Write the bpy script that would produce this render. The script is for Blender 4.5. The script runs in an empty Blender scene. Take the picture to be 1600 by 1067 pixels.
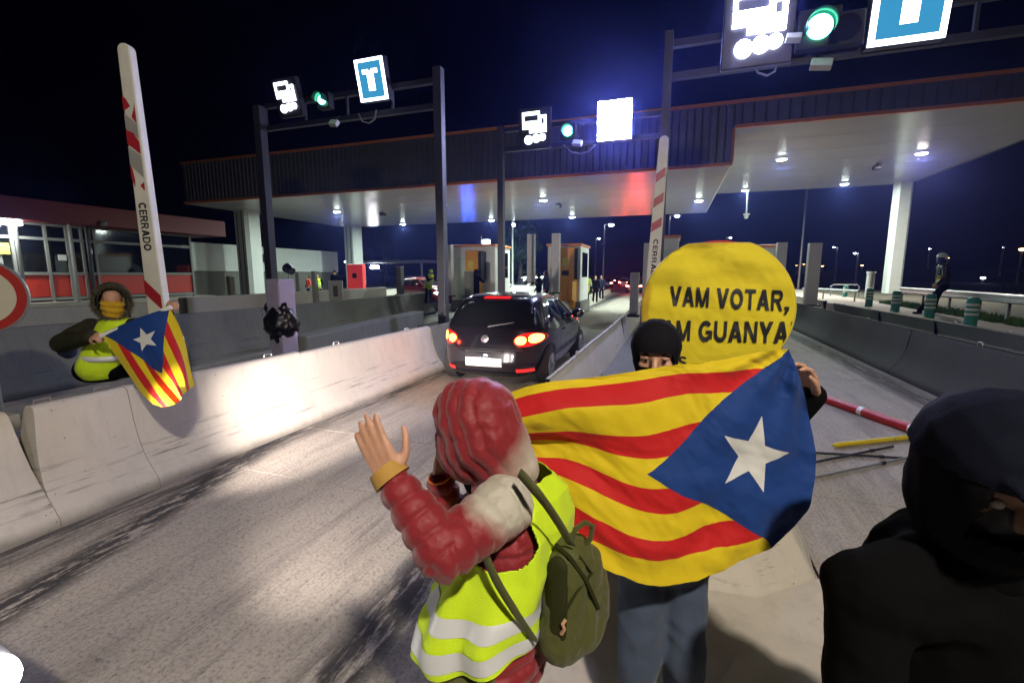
import bpy, bmesh, math, random
import numpy as np
from mathutils import Vector, Matrix, noise as mnoise

# ---------------------------------------------------------------- camera, sky, sun, exposure
sc = bpy.context.scene
col = sc.collection
R = math.radians

cam_data = bpy.data.cameras.new('camera')
cam_data.sensor_width = 36.0
cam_data.lens = 36.0 * 715.0 / 1600.0
cam_data.clip_start = 0.05
cam_data.clip_end = 3000
cam = bpy.data.objects.new('camera', cam_data)
col.objects.link(cam)
cam.location = (0, 0, 1.9)
cam.rotation_euler = (R(90 - 8.24), 0, R(19.1))
sc.camera = cam

world = bpy.data.worlds.new('World')
sc.world = world
world.use_nodes = True
wn = world.node_tree.nodes
wl = world.node_tree.links
bg = wn['Background']
sky = wn.new('ShaderNodeTexSky')
sky.sky_type = 'NISHITA'
sky.sun_disc = False
sky.sun_elevation = R(-3)
sky.sun_rotation = R(200)
tint = wn.new('ShaderNodeMix'); tint.data_type = 'RGBA'; tint.blend_type = 'MULTIPLY'
tint.inputs[0].default_value = 1.0
tint.inputs[7].default_value = (0.10, 0.16, 1.0, 1)
wl.new(sky.outputs[0], tint.inputs[6])
wl.new(tint.outputs[2], bg.inputs[0])
bg.inputs[1].default_value = 0.004

sun_d = bpy.data.lights.new('moon', 'SUN')
sun_d.energy = 0.02
sun_d.angle = R(0.5)
sun_d.color = (0.8, 0.88, 1.0)
sun = bpy.data.objects.new('moon', sun_d)
col.objects.link(sun)
sun.rotation_euler = (R(50), 0, R(200))

sc.view_settings.view_transform = 'Standard'
sc.view_settings.look = 'None'
sc.view_settings.gamma = 1.0
sc.view_settings.use_curve_mapping = False
sc.view_settings.exposure = 0.0
try:
    sc.cycles.use_denoising = True
    sc.cycles.max_bounces = 5
    sc.cycles.volume_bounces = 0
    sc.cycles.use_adaptive_sampling = True
    sc.cycles.adaptive_threshold = 0.02
    sc.cycles.diffuse_bounces = 2
    sc.cycles.glossy_bounces = 3
    sc.cycles.sample_clamp_indirect = 4.0
    sc.cycles.caustics_reflective = False
    sc.cycles.caustics_refractive = False
except Exception:
    pass

# ---------------------------------------------------------------- materials
class NT:
    """small node-graph helper"""
    def __init__(self, m):
        m.use_nodes = True
        self.t = m.node_tree
        self.n = self.t.nodes
        self.l = self.t.links
        self.b = self.n['Principled BSDF']
    def put(self, sock, v):
        if hasattr(v, 'is_output'):
            self.l.new(v, sock)
        else:
            if isinstance(v, (tuple, list)) and len(v) == 3 and sock.type == 'RGBA':
                v = (*v, 1)
            sock.default_value = v
    def coord(self, which='Object'):
        return self.n.new('ShaderNodeTexCoord').outputs[which]
    def mapped(self, vec, scale=(1, 1, 1), loc=(0, 0, 0), rot=(0, 0, 0)):
        q = self.n.new('ShaderNodeMapping')
        self.l.new(vec, q.inputs[0])
        q.inputs[1].default_value = loc
        q.inputs[2].default_value = rot
        q.inputs[3].default_value = scale
        return q.outputs[0]
    def noise(self, vec, scale=5, detail=4, rough=.55):
        q = self.n.new('ShaderNodeTexNoise')
        self.l.new(vec, q.inputs['Vector'])
        q.inputs['Scale'].default_value = scale
        q.inputs['Detail'].default_value = detail
        q.inputs['Roughness'].default_value = rough
        return q.outputs[0]
    def voro(self, vec, scale=5, feature='F1'):
        q = self.n.new('ShaderNodeTexVoronoi')
        q.feature = feature
        self.l.new(vec, q.inputs['Vector'])
        q.inputs['Scale'].default_value = scale
        return q.outputs['Distance']
    def sep(self, vec):
        q = self.n.new('ShaderNodeSeparateXYZ')
        self.l.new(vec, q.inputs[0])
        return q.outputs
    def m(self, op, a, b=0.0, c=0.0, clamp=False):
        q = self.n.new('ShaderNodeMath')
        q.operation = op
        q.use_clamp = clamp
        for i, v in enumerate((a, b, c)):
            self.put(q.inputs[i], v)
        return q.outputs[0]
    def step(self, v, lo, hi):
        q = self.n.new('ShaderNodeMapRange')
        self.put(q.inputs[0], v)
        q.inputs[1].default_value = lo
        q.inputs[2].default_value = hi
        return q.outputs[0]
    def mix(self, f, a, b, mode='MIX'):
        q = self.n.new('ShaderNodeMix')
        q.data_type = 'RGBA'
        q.blend_type = mode
        self.put(q.inputs[0], f)
        self.put(q.inputs[6], a)
        self.put(q.inputs[7], b)
        return q.outputs[2]
    def bump(self, h, strength=.3, dist=.01):
        q = self.n.new('ShaderNodeBump')
        q.inputs['Strength'].default_value = strength
        q.inputs['Distance'].default_value = dist
        self.l.new(h, q.inputs['Height'])
        self.l.new(q.outputs[0], self.b.inputs['Normal'])

MATS = {}
def pm(name, base, rough=.55, metal=0., var=.12, scale=6, bump=0., bscale=60, coat=0., emit=None, es=0., spec=.5, trans=0., sheen=0.):
    if name in MATS:
        return MATS[name]
    m = bpy.data.materials.new(name)
    g = NT(m)
    b = g.b
    co = g.coord()
    if var:
        n = g.noise(co, scale, 5)
        lo = tuple(max(0, c * (1 - 2 * var)) for c in base)
        hi = tuple(min(1, c * (1 + 2 * var)) for c in base)
        g.put(b.inputs['Base Color'], g.mix(n, lo, hi))
        r = g.step(g.noise(co, scale * 2.3, 3), 0, 1)
        rr = g.m('ADD', g.m('MULTIPLY', r, .2), max(0, rough - .1), clamp=True)
        g.put(b.inputs['Roughness'], rr)
    else:
        g.put(b.inputs['Base Color'], base)
        b.inputs['Roughness'].default_value = rough
    if bump:
        g.bump(g.noise(co, bscale, 4), bump, .004)
    b.inputs['Metallic'].default_value = metal
    b.inputs['Coat Weight'].default_value = coat
    b.inputs['Coat Roughness'].default_value = .04
    b.inputs['Specular IOR Level'].default_value = spec
    b.inputs['Transmission Weight'].default_value = trans
    b.inputs['Sheen Weight'].default_value = sheen
    if emit:
        g.put(b.inputs['Emission Color'], emit)
        b.inputs['Emission Strength'].default_value = es
    MATS[name] = m
    return m

def concrete(name, base, stain=.5, pit=.6, warm=0.0):
    if name in MATS:
        return MATS[name]
    m = bpy.data.materials.new(name)
    g = NT(m)
    co = g.coord()
    big = g.noise(co, 1.3, 5, .6)
    fine = g.noise(co, 55, 3, .6)
    streak = g.noise(g.mapped(co, (5, 5, .6)), 2.2, 5, .65)
    c = g.mix(big, tuple(v * .72 for v in base), tuple(min(1, v * 1.18) for v in base))
    c = g.mix(g.m('MULTIPLY', g.step(streak, .5, .78), stain * .6), c, tuple(v * .42 for v in base))
    c = g.mix(g.m('MULTIPLY', fine, .3), c, tuple(v * .6 for v in base))
    pits = g.m('MULTIPLY', g.step(g.voro(co, 16), .14, .05), g.step(g.noise(co, 4.5, 2), .5, .62))
    c = g.mix(g.m('MULTIPLY', pits, pit), c, tuple(v * .16 for v in base))
    scf = g.noise(g.mapped(co, (1, .28, 7)), 2.6, 6, .7)
    sz = g.sep(co)[2]
    scm = g.m('MULTIPLY', g.step(scf, .56, .66), g.m('MULTIPLY', g.step(sz, .10, .18), g.step(sz, .60, .30)))
    c = g.mix(g.m('MULTIPLY', scm, .7), c, (.05, .047, .045))
    chip = g.m('MULTIPLY', g.step(g.noise(co, 9, 6, .75), .66, .70), .6)
    c = g.mix(chip, c, tuple(v * .45 for v in base))
    # darker towards the foot of the barrier, with a ragged edge
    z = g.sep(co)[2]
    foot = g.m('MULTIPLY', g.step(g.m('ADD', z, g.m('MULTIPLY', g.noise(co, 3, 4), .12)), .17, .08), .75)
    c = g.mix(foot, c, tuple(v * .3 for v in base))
    g.put(g.b.inputs['Base Color'], c)
    g.b.inputs['Roughness'].default_value = .82
    g.b.inputs['Specular IOR Level'].default_value = .3
    hgt = g.m('SUBTRACT', g.m('ADD', fine, g.m('MULTIPLY', big, 2)), g.m('MULTIPLY', pits, 3))
    g.bump(hgt, .35, .006)
    MATS[name] = m
    return m

def emat(name, colr, strength):
    if name in MATS:
        return MATS[name]
    m = bpy.data.materials.new(name)
    m.use_nodes = True
    n = m.node_tree.nodes
    n.remove(n['Principled BSDF'])
    e = n.new('ShaderNodeEmission')
    e.inputs[0].default_value = (*colr, 1)
    e.inputs[1].default_value = strength
    m.node_tree.links.new(e.outputs[0], n['Material Output'].inputs[0])
    MATS[name] = m
    return m

# ---------------------------------------------------------------- object helpers
def tag(o, label=None, cat=None, group=None, kind=None):
    if label: o['label'] = label
    if cat: o['category'] = cat
    if group: o['group'] = group
    if kind: o['kind'] = kind
    return o

def thing(name, label, cat, loc=(0, 0, 0), rz=0., group=None):
    o = bpy.data.objects.new(name, None)
    o.empty_display_size = .2
    col.objects.link(o)
    o.location = loc
    o.rotation_euler = (0, 0, rz)
    return tag(o, label, cat, group)

def V(*a):
    return Vector(a[0]) if len(a) == 1 else Vector(a)

def frame(d, hint=(0, 0, 1)):
    d = V(d).normalized()
    h = V(hint)
    if abs(d.dot(h.normalized())) > .98:
        h = V(1, 0, 0) if abs(d.x) < .9 else V(0, 1, 0)
    a = h.cross(d).normalized()
    return a, d.cross(a).normalized(), d

class MB:
    """collects shapes for ONE mesh"""
    def __init__(s):
        s.v = []; s.f = []; s.uv = None
    def add(s, vs, fs):
        o = len(s.v)
        s.v += [tuple(p) for p in vs]
        s.f += [tuple(i + o for i in f) for f in fs]
        return s
    def box(s, c, d, rz=0., M=None):
        x, y, z = (k / 2 for k in d)
        vs = [V(sx * x, sy * y, sz * z) for sz in (-1, 1) for sx, sy in ((-1, -1), (1, -1), (1, 1), (-1, 1))]
        if rz: 
            rm = Matrix.Rotation(rz, 3, 'Z'); vs = [rm @ p for p in vs]
        if M is not None: vs = [M @ p for p in vs]
        vs = [p + V(c) for p in vs]
        return s.add(vs, [(3, 2, 1, 0), (4, 5, 6, 7), (0, 1, 5, 4), (1, 2, 6, 5), (2, 3, 7, 6), (3, 0, 4, 7)])
    def box2(s, a, b):
        a, b = V(a), V(b)
        lo = V(min(a.x, b.x), min(a.y, b.y), min(a.z, b.z)); hi = V(max(a.x, b.x), max(a.y, b.y), max(a.z, b.z))
        return s.box((lo + hi) / 2, hi - lo)
    def cyl(s, p, q, r0, r1=None, n=16, caps=True):
        r1 = r0 if r1 is None else r1
        p, q = V(p), V(q)
        a, b, d = frame(q - p)
        vs = []
        for c, r in ((p, r0), (q, r1)):
            vs += [c + (a * math.cos(2 * math.pi * i / n) + b * math.sin(2 * math.pi * i / n)) * r for i in range(n)]
        fs = [(i, (i + 1) % n, n + (i + 1) % n, n + i) for i in range(n)]
        if caps: fs += [tuple(range(n - 1, -1, -1)), tuple(range(n, 2 * n))]
        return s.add(vs, fs)
    def bar(s, p, q, w, h, hint=(0, 0, 1)):
        p, q = V(p), V(q)
        a, b, d = frame(q - p, hint)
        vs = [c + a * i * w / 2 + b * j * h / 2 for c in (p, q) for i, j in ((-1, -1), (1, -1), (1, 1), (-1, 1))]
        return s.add(vs, [(3, 2, 1, 0), (4, 5, 6, 7), (0, 1, 5, 4), (1, 2, 6, 5), (2, 3, 7, 6), (3, 0, 4, 7)])
    def tube(s, pts, r, n=8, flat=None):
        pts = [V(p) for p in pts]
        rs = r if isinstance(r, (list, tuple)) else [r] * len(pts)
        vs = []; prev = None
        for i, p in enumerate(pts):
            d = (pts[min(i + 1, len(pts) - 1)] - pts[max(i - 1, 0)]).normalized()
            a, b, _ = frame(d, prev if prev is not None else (0, 0, 1))
            a2 = a; prev = b
            for k in range(n):
                t = 2 * math.pi * k / n
                o = (a2 * math.cos(t) + b * math.sin(t)) * rs[i]
                if flat is not None:
                    ax, sc_ = V(flat[0]).normalized(), flat[1]
                    o = o + ax * o.dot(ax) * (sc_ - 1)
                vs.append(p + o)
        m = len(pts)
        fs = [(i * n + k, i * n + (k + 1) % n, (i + 1) * n + (k + 1) % n, (i + 1) * n + k) for i in range(m - 1) for k in range(n)]
        fs += [tuple(range(n - 1, -1, -1)), tuple(range((m - 1) * n, m * n))]
        return s.add(vs, fs)
    def prism(s, poly, d, axis='x', at=0.):
        """poly of 2-D points, extruded along an axis by d"""
        n = len(poly)
        def mk(a, b, t):
            return {'x': (t, a, b), 'y': (a, t, b), 'z': (a, b, t)}[axis]
        vs = [mk(a, b, at) for a, b in poly] + [mk(a, b, at + d) for a, b in poly]
        fs = [(i, (i + 1) % n, n + (i + 1) % n, n + i) for i in range(n)]
        fs += [tuple(range(n - 1, -1, -1)), tuple(range(n, 2 * n))]
        return s.add(vs, fs)
    def ball(s, c, r, n=12, m=8, sq=(1, 1, 1)):
        vs = [V(c) + V(0, 0, r * sq[2])]
        for j in range(1, m):
            t = math.pi * j / m
            for i in range(n):
                u = 2 * math.pi * i / n
                vs.append(V(c) + V(r * sq[0] * math.sin(t) * math.cos(u), r * sq[1] * math.sin(t) * math.sin(u), r * sq[2] * math.cos(t)))
        vs.append(V(c) - V(0, 0, r * sq[2]))
        fs = [(0, 1 + i, 1 + (i + 1) % n) for i in range(n)]
        for j in range(m - 2):
            for i in range(n):
                a = 1 + j * n
                fs.append((a + i, a + n + i, a + n + (i + 1) % n, a + (i + 1) % n))
        a = 1 + (m - 2) * n
        fs += [(a + i, a + n, a + (i + 1) % n) for i in range(n)]
        return s.add(vs, fs)
    def disc(s, c, nrm, r0, r1, t, n=32, hint=(0, 0, 1)):
        """flat ring / disc of thickness t facing nrm"""
        a, b, d = frame(nrm, hint)
        if r0 <= 0:
            return s.cyl(V(c) - d * t / 2, V(c) + d * t / 2, r1, n=n)
        vs = []
        for rr, off in ((r0, -t / 2), (r1, -t / 2), (r1, t / 2), (r0, t / 2)):
            vs += [V(c) + d * off + (a * math.cos(2 * math.pi * i / n) + b * math.sin(2 * math.pi * i / n)) * rr for i in range(n)]
        fs = []
        for k in range(4):
            k2 = (k + 1) % 4
            fs += [(k * n + i, k * n + (i + 1) % n, k2 * n + (i + 1) % n, k2 * n + i) for i in range(n)]
        return s.add(vs, fs)
    def grid(s, rows):
        """rows of points"""
        h, w = len(rows), len(rows[0])
        return s.add([p for r in rows for p in r], [(j * w + i, j * w + i + 1, (j + 1) * w + i + 1, (j + 1) * w + i) for j in range(h - 1) for i in range(w - 1)])
    def build(s, name, mat, parent=None, world=False, smooth=False, bevel=0., sharp=40, solid=0.):
        me = bpy.data.meshes.new(name)
        vs = s.v
        if world and parent is not None:
            L = V(parent.location)
            if parent.parent: L = L + V(parent.parent.location)
            ry = parent.rotation_euler.z
            rm = Matrix.Rotation(-ry, 3, 'Z')
            vs = [tuple(rm @ (V(p) - L)) for p in vs]
        me.from_pydata(vs, [], s.f)
        bm = bmesh.new(); bm.from_mesh(me)
        bmesh.ops.recalc_face_normals(bm, faces=bm.faces)
        bm.to_mesh(me); bm.free()
        return link(name, me, mat, parent, smooth, bevel, sharp, solid)

def link(name, me, mat, parent=None, smooth=False, bevel=0., sharp=40, solid=0.):
    o = bpy.data.objects.new(name, me)
    col.objects.link(o)
    if mat is not None:
        me.materials.append(mat)
    if smooth:
        me.polygons.foreach_set('use_smooth', [True] * len(me.polygons))
        if sharp and sharp < 180:
            try: me.set_sharp_from_angle(angle=R(sharp))
            except Exception: pass
    if solid:
        q = o.modifiers.new('solid', 'SOLIDIFY'); q.thickness = solid; q.offset = 0
    if bevel:
        q = o.modifiers.new('bevel', 'BEVEL'); q.width = bevel; q.segments = 2; q.limit_method = 'ANGLE'
    if parent is not None:
        o.parent = parent
    return o

def struct(name, mb, mat, **k):
    return tag(mb.build(name, mat, **k), kind='structure')

def copy_tree(o, parent=None):
    c = o.copy()
    col.objects.link(c)
    c.parent = parent
    for ch in list(o.children):
        copy_tree(ch, c)
    return c

def lamp(name, kind, loc, energy, colr=(1, 1, 1), size=.2, aim=None, spot=None, blend=.5):
    d = bpy.data.lights.new(name, kind)
    d.energy = energy
    d.color = colr
    if kind == 'AREA':
        d.shape = 'DISK'; d.size = size
    elif kind != 'SUN':
        d.shadow_soft_size = size
    if kind == 'SPOT':
        d.spot_size = R(spot or 90); d.spot_blend = blend
    o = bpy.data.objects.new(name, d)
    col.objects.link(o)
    o.location = loc
    if aim is not None:
        o.rotation_euler = (V(aim) - V(loc)).to_track_quat('-Z', 'Y').to_euler()
    return o

T_ = .235
def _stroke(p, q, w=T_):
    (x0, y0), (x1, y1) = p, q
    L = math.hypot(x1 - x0, y1 - y0)
    nx, ny = -(y1 - y0) / L * w / 2, (x1 - x0) / L * w / 2
    return [(x0 + nx, y0 + ny), (x0 - nx, y0 - ny), (x1 - nx, y1 - ny), (x1 + nx, y1 + ny)]
def _arc(cx, cy, rx, ry, a0, a1, w=T_, n=18):
    out = []
    for i in range(n):
        a, b = R(a0 + (a1 - a0) * i / n), R(a0 + (a1 - a0) * (i + 1) / n)
        out.append([(cx + rx * math.cos(a), cy + ry * math.sin(a)), (cx + (rx - w) * math.cos(a), cy + (ry - w) * math.sin(a)),
                    (cx + (rx - w) * math.cos(b), cy + (ry - w) * math.sin(b)), (cx + rx * math.cos(b), cy + ry * math.sin(b))])
    return out
def _box(x0, y0, x1, y1): return [(x0, y0), (x1, y0), (x1, y1), (x0, y1)]
def _slant(x0, x1, y0, y1, w=.27): return [(x0 - w / 2, y0), (x0 + w / 2, y0), (x1 + w / 2, y1), (x1 - w / 2, y1)]
GLYPH = {
 'V': (.92, [_slant(.46, .12, 0, 1), _slant(.46, .80, 0, 1)]),
 'A': (.92, [_slant(.12, .46, 0, 1), _slant(.80, .46, 0, 1), _box(.25, .20, .67, .37)]),
 'M': (1.0, [_box(0, 0, .20, 1), _box(.80, 0, 1.0, 1), _slant(.50, .12, .0, 1, .22), _slant(.50, .88, .0, 1, .22)]),
 'O': (.96, _arc(.48, .5, .48, .51, 0, 360, T_, 40)),
 'T': (.80, [_box(0, .82, .80, 1), _box(.295, 0, .505, .83)]),
 'R': (.88, [_box(0, 0, .21, 1), _box(.2, .82, .5, 1), _box(.2, .42, .5, .59)] + _arc(.50, .71, .31, .29, -90, 90, .185) + [_slant(.76, .45, 0, .5, .25)]),
 'G': (.94, _arc(.48, .5, .48, .51, 42, 325, T_, 34) + [_box(.50, .36, .94, .54), _box(.74, .12, .94, .50)]),
 'U': (.86, [_box(0, .36, .21, 1), _box(.65, .36, .86, 1)] + _arc(.43, .37, .43, .38, 180, 360)),
 'N': (.86, [_box(0, 0, .20, 1), _box(.66, 0, .86, 1), _slant(.74, .12, 0, 1, .24)]),
 'Y': (.88, [_box(.335, 0, .545, .45), _slant(.44, .12, .38, 1), _slant(.44, .76, .38, 1)]),
 'C': (.90, _arc(.48, .5, .48, .51, 40, 320, T_, 34)),
 'E': (.74, [_box(0, 0, .21, 1), _box(.2, 0, .74, .18), _box(.2, .42, .68, .59), _box(.2, .82, .74, 1)]),
 'D': (.88, [_box(0, 0, .21, 1), _box(.2, 0, .45, .18), _box(.2, .82, .45, 1)] + _arc(.43, .5, .45, .50, -90, 90, .19)),
 's': (.55, _arc(.28, .72, .26, .28, 20, 270, .17) + _arc(.28, .29, .27, .29, 90, -160, .17)),
 ',': (.25, [_box(0, .6, .25, 1), [(.08, .6), (.25, .6), (.12, 0), (0, 0)]]),
 ' ': (.34, [])}
def text_polys(body, bold=0.0, space=1.0):
    """bold upright capitals drawn as flat polygons, height 1, starting at x = 0"""
    x = 0.0
    vs = []; fs = []
    for ch in body:
        w, polys = GLYPH[ch]
        for p in polys:
            fs.append(tuple(range(len(vs), len(vs) + len(p))))
            vs += [(x + a, b, 0) for a, b in p]
        x += w + .12 * space
    return np.array(vs), fs

def place_text(body, origin, ux, uy, h, width=None, bold=.02, space=1.0, fn=None):
    """text mesh whose lower left corner is origin, along ux, capitals along uy"""
    vs, fs = text_polys(body, bold, space)
    ux, uy = V(ux).normalized(), V(uy).normalized()
    sx = h if width is None else width / max(vs[:, 0])
    mb = MB()
    pts = [V(origin) + ux * float(x) * sx + uy * float(y) * h for x, y, z in vs]
    if fn: pts = [fn(p) for p in pts]
    mb.add(pts, fs)
    return mb

# ---------------------------------------------------------------- setting: ground, roads, islands
random.seed(7)
def road_mat():
    m = bpy.data.materials.new('worn concrete road')
    g = NT(m)
    co = g.coord()
    x, y, z = g.sep(co)
    base = (.50, .445, .375)
    big = g.noise(co, .9, 6, .62)
    fine = g.noise(co, 42, 4, .7)
    groove = g.noise(g.mapped(co, (26, .55, 1), rot=(0, 0, R(0))), 2.4, 4, .6)
    patch = g.noise(g.mapped(co, (2.2, .30, 1)), 1.6, 8, .75)
    c = g.mix(big, tuple(v * .66 for v in base), tuple(v * 1.16 for v in base))
    c = g.mix(g.m('MULTIPLY', g.step(groove, .46, .72), .38), c, tuple(v * .42 for v in base))
    c = g.mix(g.m('MULTIPLY', g.step(patch, .50, .66), .42), c, (.12, .11, .10))
    c = g.mix(g.m('MULTIPLY', g.step(fine, .48, .70), .62), c, (.085, .075, .066))
    speck = g.noise(co, 15, 5, .75)
    c = g.mix(g.m('MULTIPLY', g.step(speck, .59, .68), .5), c, (.045, .041, .04))
    # dark rubber left where wheels hug the islands
    def band(x0, slope, wd, lo, hi, amt, sc_=(7, 1.4, 1), f=2.6):
        d = g.m('ABSOLUTE', g.m('SUBTRACT', g.m('SUBTRACT', x, x0), g.m('MULTIPLY', y, slope)))
        k = g.m('MULTIPLY', g.step(d, wd, wd * .3), g.step(g.noise(g.mapped(co, sc_), f, 7, .72), lo, hi))
        return g.m('MULTIPLY', k, amt)
    c = g.mix(band(-3.15, -.29, .24, .43, .50, .95), c, (.028, .026, .027))
    c = g.mix(band(-1.42, .0, .26, .40, .50, .94, (4, .7, 1)), c, (.022, .021, .024))
    c = g.mix(band(-4.22, .0, .30, .40, .55, .8, (6, .5, 1)), c, (.03, .028, .028))
    c = g.mix(band(-2.2, .0, .30, .50, .62, .5, (3, .25, 1)), c, (.07, .065, .062))
    c = g.mix(band(3.75, .0, .34, .36, .5, .75, (4, .4, 1)), c, (.04, .038, .036))
    g.put(g.b.inputs['Base Color'], c)
    g.put(g.b.inputs['Roughness'], g.m('ADD', .62, g.m('MULTIPLY', fine, .25)))
    g.b.inputs['Specular IOR Level'].default_value = .35
    g.bump(g.m('ADD', fine, g.m('ADD', groove, g.m('MULTIPLY', speck, 1.2))), .8, .012)
    return m
M_road = road_mat()
M_asph = pm('old asphalt', (.055, .053, .05), .85, var=.3, scale=1.4, bump=.5, bscale=90)
M_earth = pm('dark field soil', (.028, .03, .02), .95, var=.3, scale=.2)
M_joint = pm('dirt in joints', (.035, .032, .025), .95, var=.3, scale=20)
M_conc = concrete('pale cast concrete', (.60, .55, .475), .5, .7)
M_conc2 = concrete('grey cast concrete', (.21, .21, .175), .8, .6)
M_concd = concrete('shade-toned concrete', (.055, .055, .046), .9, .4)  # base colour lowered to stand in for the unlit right lane
M_white = pm('white painted steel', (.72, .72, .70), .45, var=.06, scale=3)
M_offw = pm('off white cladding', (.62, .65, .60), .5, var=.07, scale=2)
M_dark = pm('dark painted steel', (.022, .023, .032), .45, .2, var=.15, scale=4)
M_black = pm('black plastic', (.012, .012, .014), .45, var=.1)
M_steel = pm('galvanised steel', (.42, .43, .44), .42, .75, var=.14, scale=7)
M_red = pm('red painted sheet', (.45, .022, .015), .5, var=.12, scale=3)
M_orange = pm('orange trim', (.80, .27, .05), .5, var=.1, scale=5)

struct('ground', MB().grid([[(-900, -600, -.06), (900, -600, -.06)], [(-900, 1200, -.06), (900, 1200, -.06)]]), M_earth)
struct('pavement', MB().grid([[(-70, -25, -.03), (11.9, -25, -.03)], [(-70, 240, -.03), (11.9, 240, -.03)]]), M_asph)

def slab_road(name, x0, x1, ys, skew=0.):
    # bed of dirt a little lower, slabs on it with open joints
    r = MB().grid([[(x0 + skew * ys[0], ys[0], -.015), (x1 + skew * ys[0], ys[0], -.015)], [(x0 + skew * ys[-1], ys[-1], -.015), (x1 + skew * ys[-1], ys[-1], -.015)]])
    rd = struct(name, r, M_joint)
    for a, b in zip(ys[:-1], ys[1:]):
        g = .008
        s = MB()
        pts = [(x0 + skew * a, a + g), (x1 + skew * a, a + g), (x1 + skew * b, b - g), (x0 + skew * b, b - g)]
        s.prism(pts, .024, 'z', -.024)
        s.build('slab', M_road, rd)
    return rd
slab_road('road', -4.36, .964, [-6, -2.2, 3.2, 4.4])
slab_road('road', -4.36, -1.5, [4.4, 8.6, 14, 19.4, 24.8, 30.2, 35.6, 46])
slab_road('road', .98, 4.12, [-6, -1, 4.4, 9.8, 15.2, 20.6, 26, 36])
slab_road('road', -9.2, -6.0, [-6, 1, 6.4, 11.8, 17.2, 24, 36], -.06)
struct('road', MB().grid([[(-9.5, 46, -.02), (3.5, 46, -.02)], [(-24, 230, -.02), (-6, 230, -.02)]]), M_asph)

# jersey profile: offsets across (0 = traffic face foot, positive = into the island), heights
def jersey(name, label, x0, x1, y0, y1, h, width, mat, cat='barrier', side=1, s0=0., s1=0., group=None, foot=.2, z0=-.02, back=True, bev=.005):
    """a barrier whose traffic face foot runs from (x0,y0) to (x1,y1); side = +1 when the island lies towards -x"""
    pr = [(0, z0), (0, .07), (.045, .13), (.11, .22), (.165, .32), (.21, .44), (.25, .60), (.285, h - .06), (.30, h - .02), (.335, h)]
    if back:
        pr += [(width - .33, h), (width - .30, h - .03), (width - .20, .36), (width, .09), (width, z0)]
    else:
        pr += [(width, h), (width, z0)]
    t = thing(name, label, cat, ((x0 + x1) / 2, (y0 + y1) / 2, 0), 0, group)
    mb = MB()
    L = 12
    n = len(pr)
    vs = []
    for i in range(L + 1):
        f = i / L
        for (a, z) in pr:
            ya = y0 + s0 * max(0, z - .25) / (h - .25)
            yb = y1 - s1 * max(0, z - .25) / (h - .25)
            wob = .006 * math.sin(9.1 * f * (y1 - y0) + z * 3)
            vs.append((x0 + (x1 - x0) * f - side * (a + wob * (z > .2)), ya + (yb - ya) * f, z))
    fs = [(i * n + k, i * n + (k + 1) % n, (i + 1) * n + (k + 1) % n, (i + 1) * n + k) for i in range(L) for k in range(n)]
    fs += [tuple(range(n)), tuple(range(L * n, (L + 1) * n))]
    mb.add(vs, fs)
    mb.build('concrete_block', mat, t, world=True, smooth=True, sharp=48)
    for f in (.22, .78):
        lug = MB()
        lug.tube([V(x0 + (x1 - x0) * f - side * width / 2, y0 + (y1 - y0) * f + dy, h + dz) for dy, dz in ((-.06, -.02), (-.05, .035), (.05, .035), (.06, -.02))], .009, 6)
        lug.build('lifting_loop', M_steel, t, world=True, smooth=True)
    return t

GA = 'concrete barriers along the left kerb of the car lane'
jersey('concrete_barrier', 'pale concrete barrier cut off by the bottom left corner, left of the V gap', -4.30, -4.30, -2.4, 1.94, .90, .72, M_conc, s1=.075, group=GA)
jersey('concrete_barrier', 'pale concrete barrier right of the V gap, under the seated flag waver', -4.30, -4.30, 1.945, 2.66, .90, .72, M_conc, s0=.075, group=GA)
jersey('concrete_barrier', 'pale concrete barrier lit by headlights, in front of the wrapped cabinet', -4.298, -4.285, 2.665, 4.70, .905, .72, M_conc, group=GA)
jersey('concrete_barrier', 'pale pink-lit concrete barrier just behind the black car', -4.285, -4.27, 4.705, 8.1, .89, .70, M_conc, group=GA)
jersey('concrete_barrier', 'concrete barrier beside the black car, running on to the payment booth', -4.25, -4.3, 8.115, 13.4, .88, .66, M_conc2, group=GA)
jersey('concrete_barrier', 'low concrete kerb barrier in front of the right-hand orange payment machine', -4.3, -4.6, 17.4, 27.5, .70, .60, M_conc, group=GA)
jersey('concrete_barrier', 'red-lit concrete barrier trailing off behind the standing hi-vis man', -4.6, -5.2, 27.6, 44, .62, .55, M_conc, group=GA)
# island fill behind it and the inner blocks
struct('island', MB().prism([(-4.95, -2.4), (-4.95, 46), (-7.3, 46), (-5.9, 12), (-5.55, 1.5), (-5.5, -2.4)], .27, 'z', -.03), M_conc2)
def block(label, x0, y0, x1, y1, h, w, mat, group=None, name='concrete_block'):
    t = MB()
    d = (V(x1, y1, 0) - V(x0, y0, 0)).normalized(); a = V(-d.y, d.x, 0) * w
    pts = [(x0, y0), (x1, y1), (x1 + a.x, y1 + a.y), (x0 + a.x, y0 + a.y)]
    n = len(pts)
    t.prism(pts, h, 'z', 0)
    o = t.build(name, mat, None, bevel=.03)
    return tag(o, label, 'block', group)
GB = 'loose concrete blocks on the left island'
block('short mottled concrete block left of the wrapped cabinet', -5.12, 3.55, -5.30, 4.95, .86, .35, M_conc2, GB)
block('long mottled concrete block right of the wrapped cabinet', -5.45, 5.75, -6.35, 11.0, .93, .35, M_conc2, GB)
block('low dark concrete block at the foot of the tall grey gantry post', -5.05, 9.3, -5.2, 11.2, .74, .5, M_concd, GB)
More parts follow.
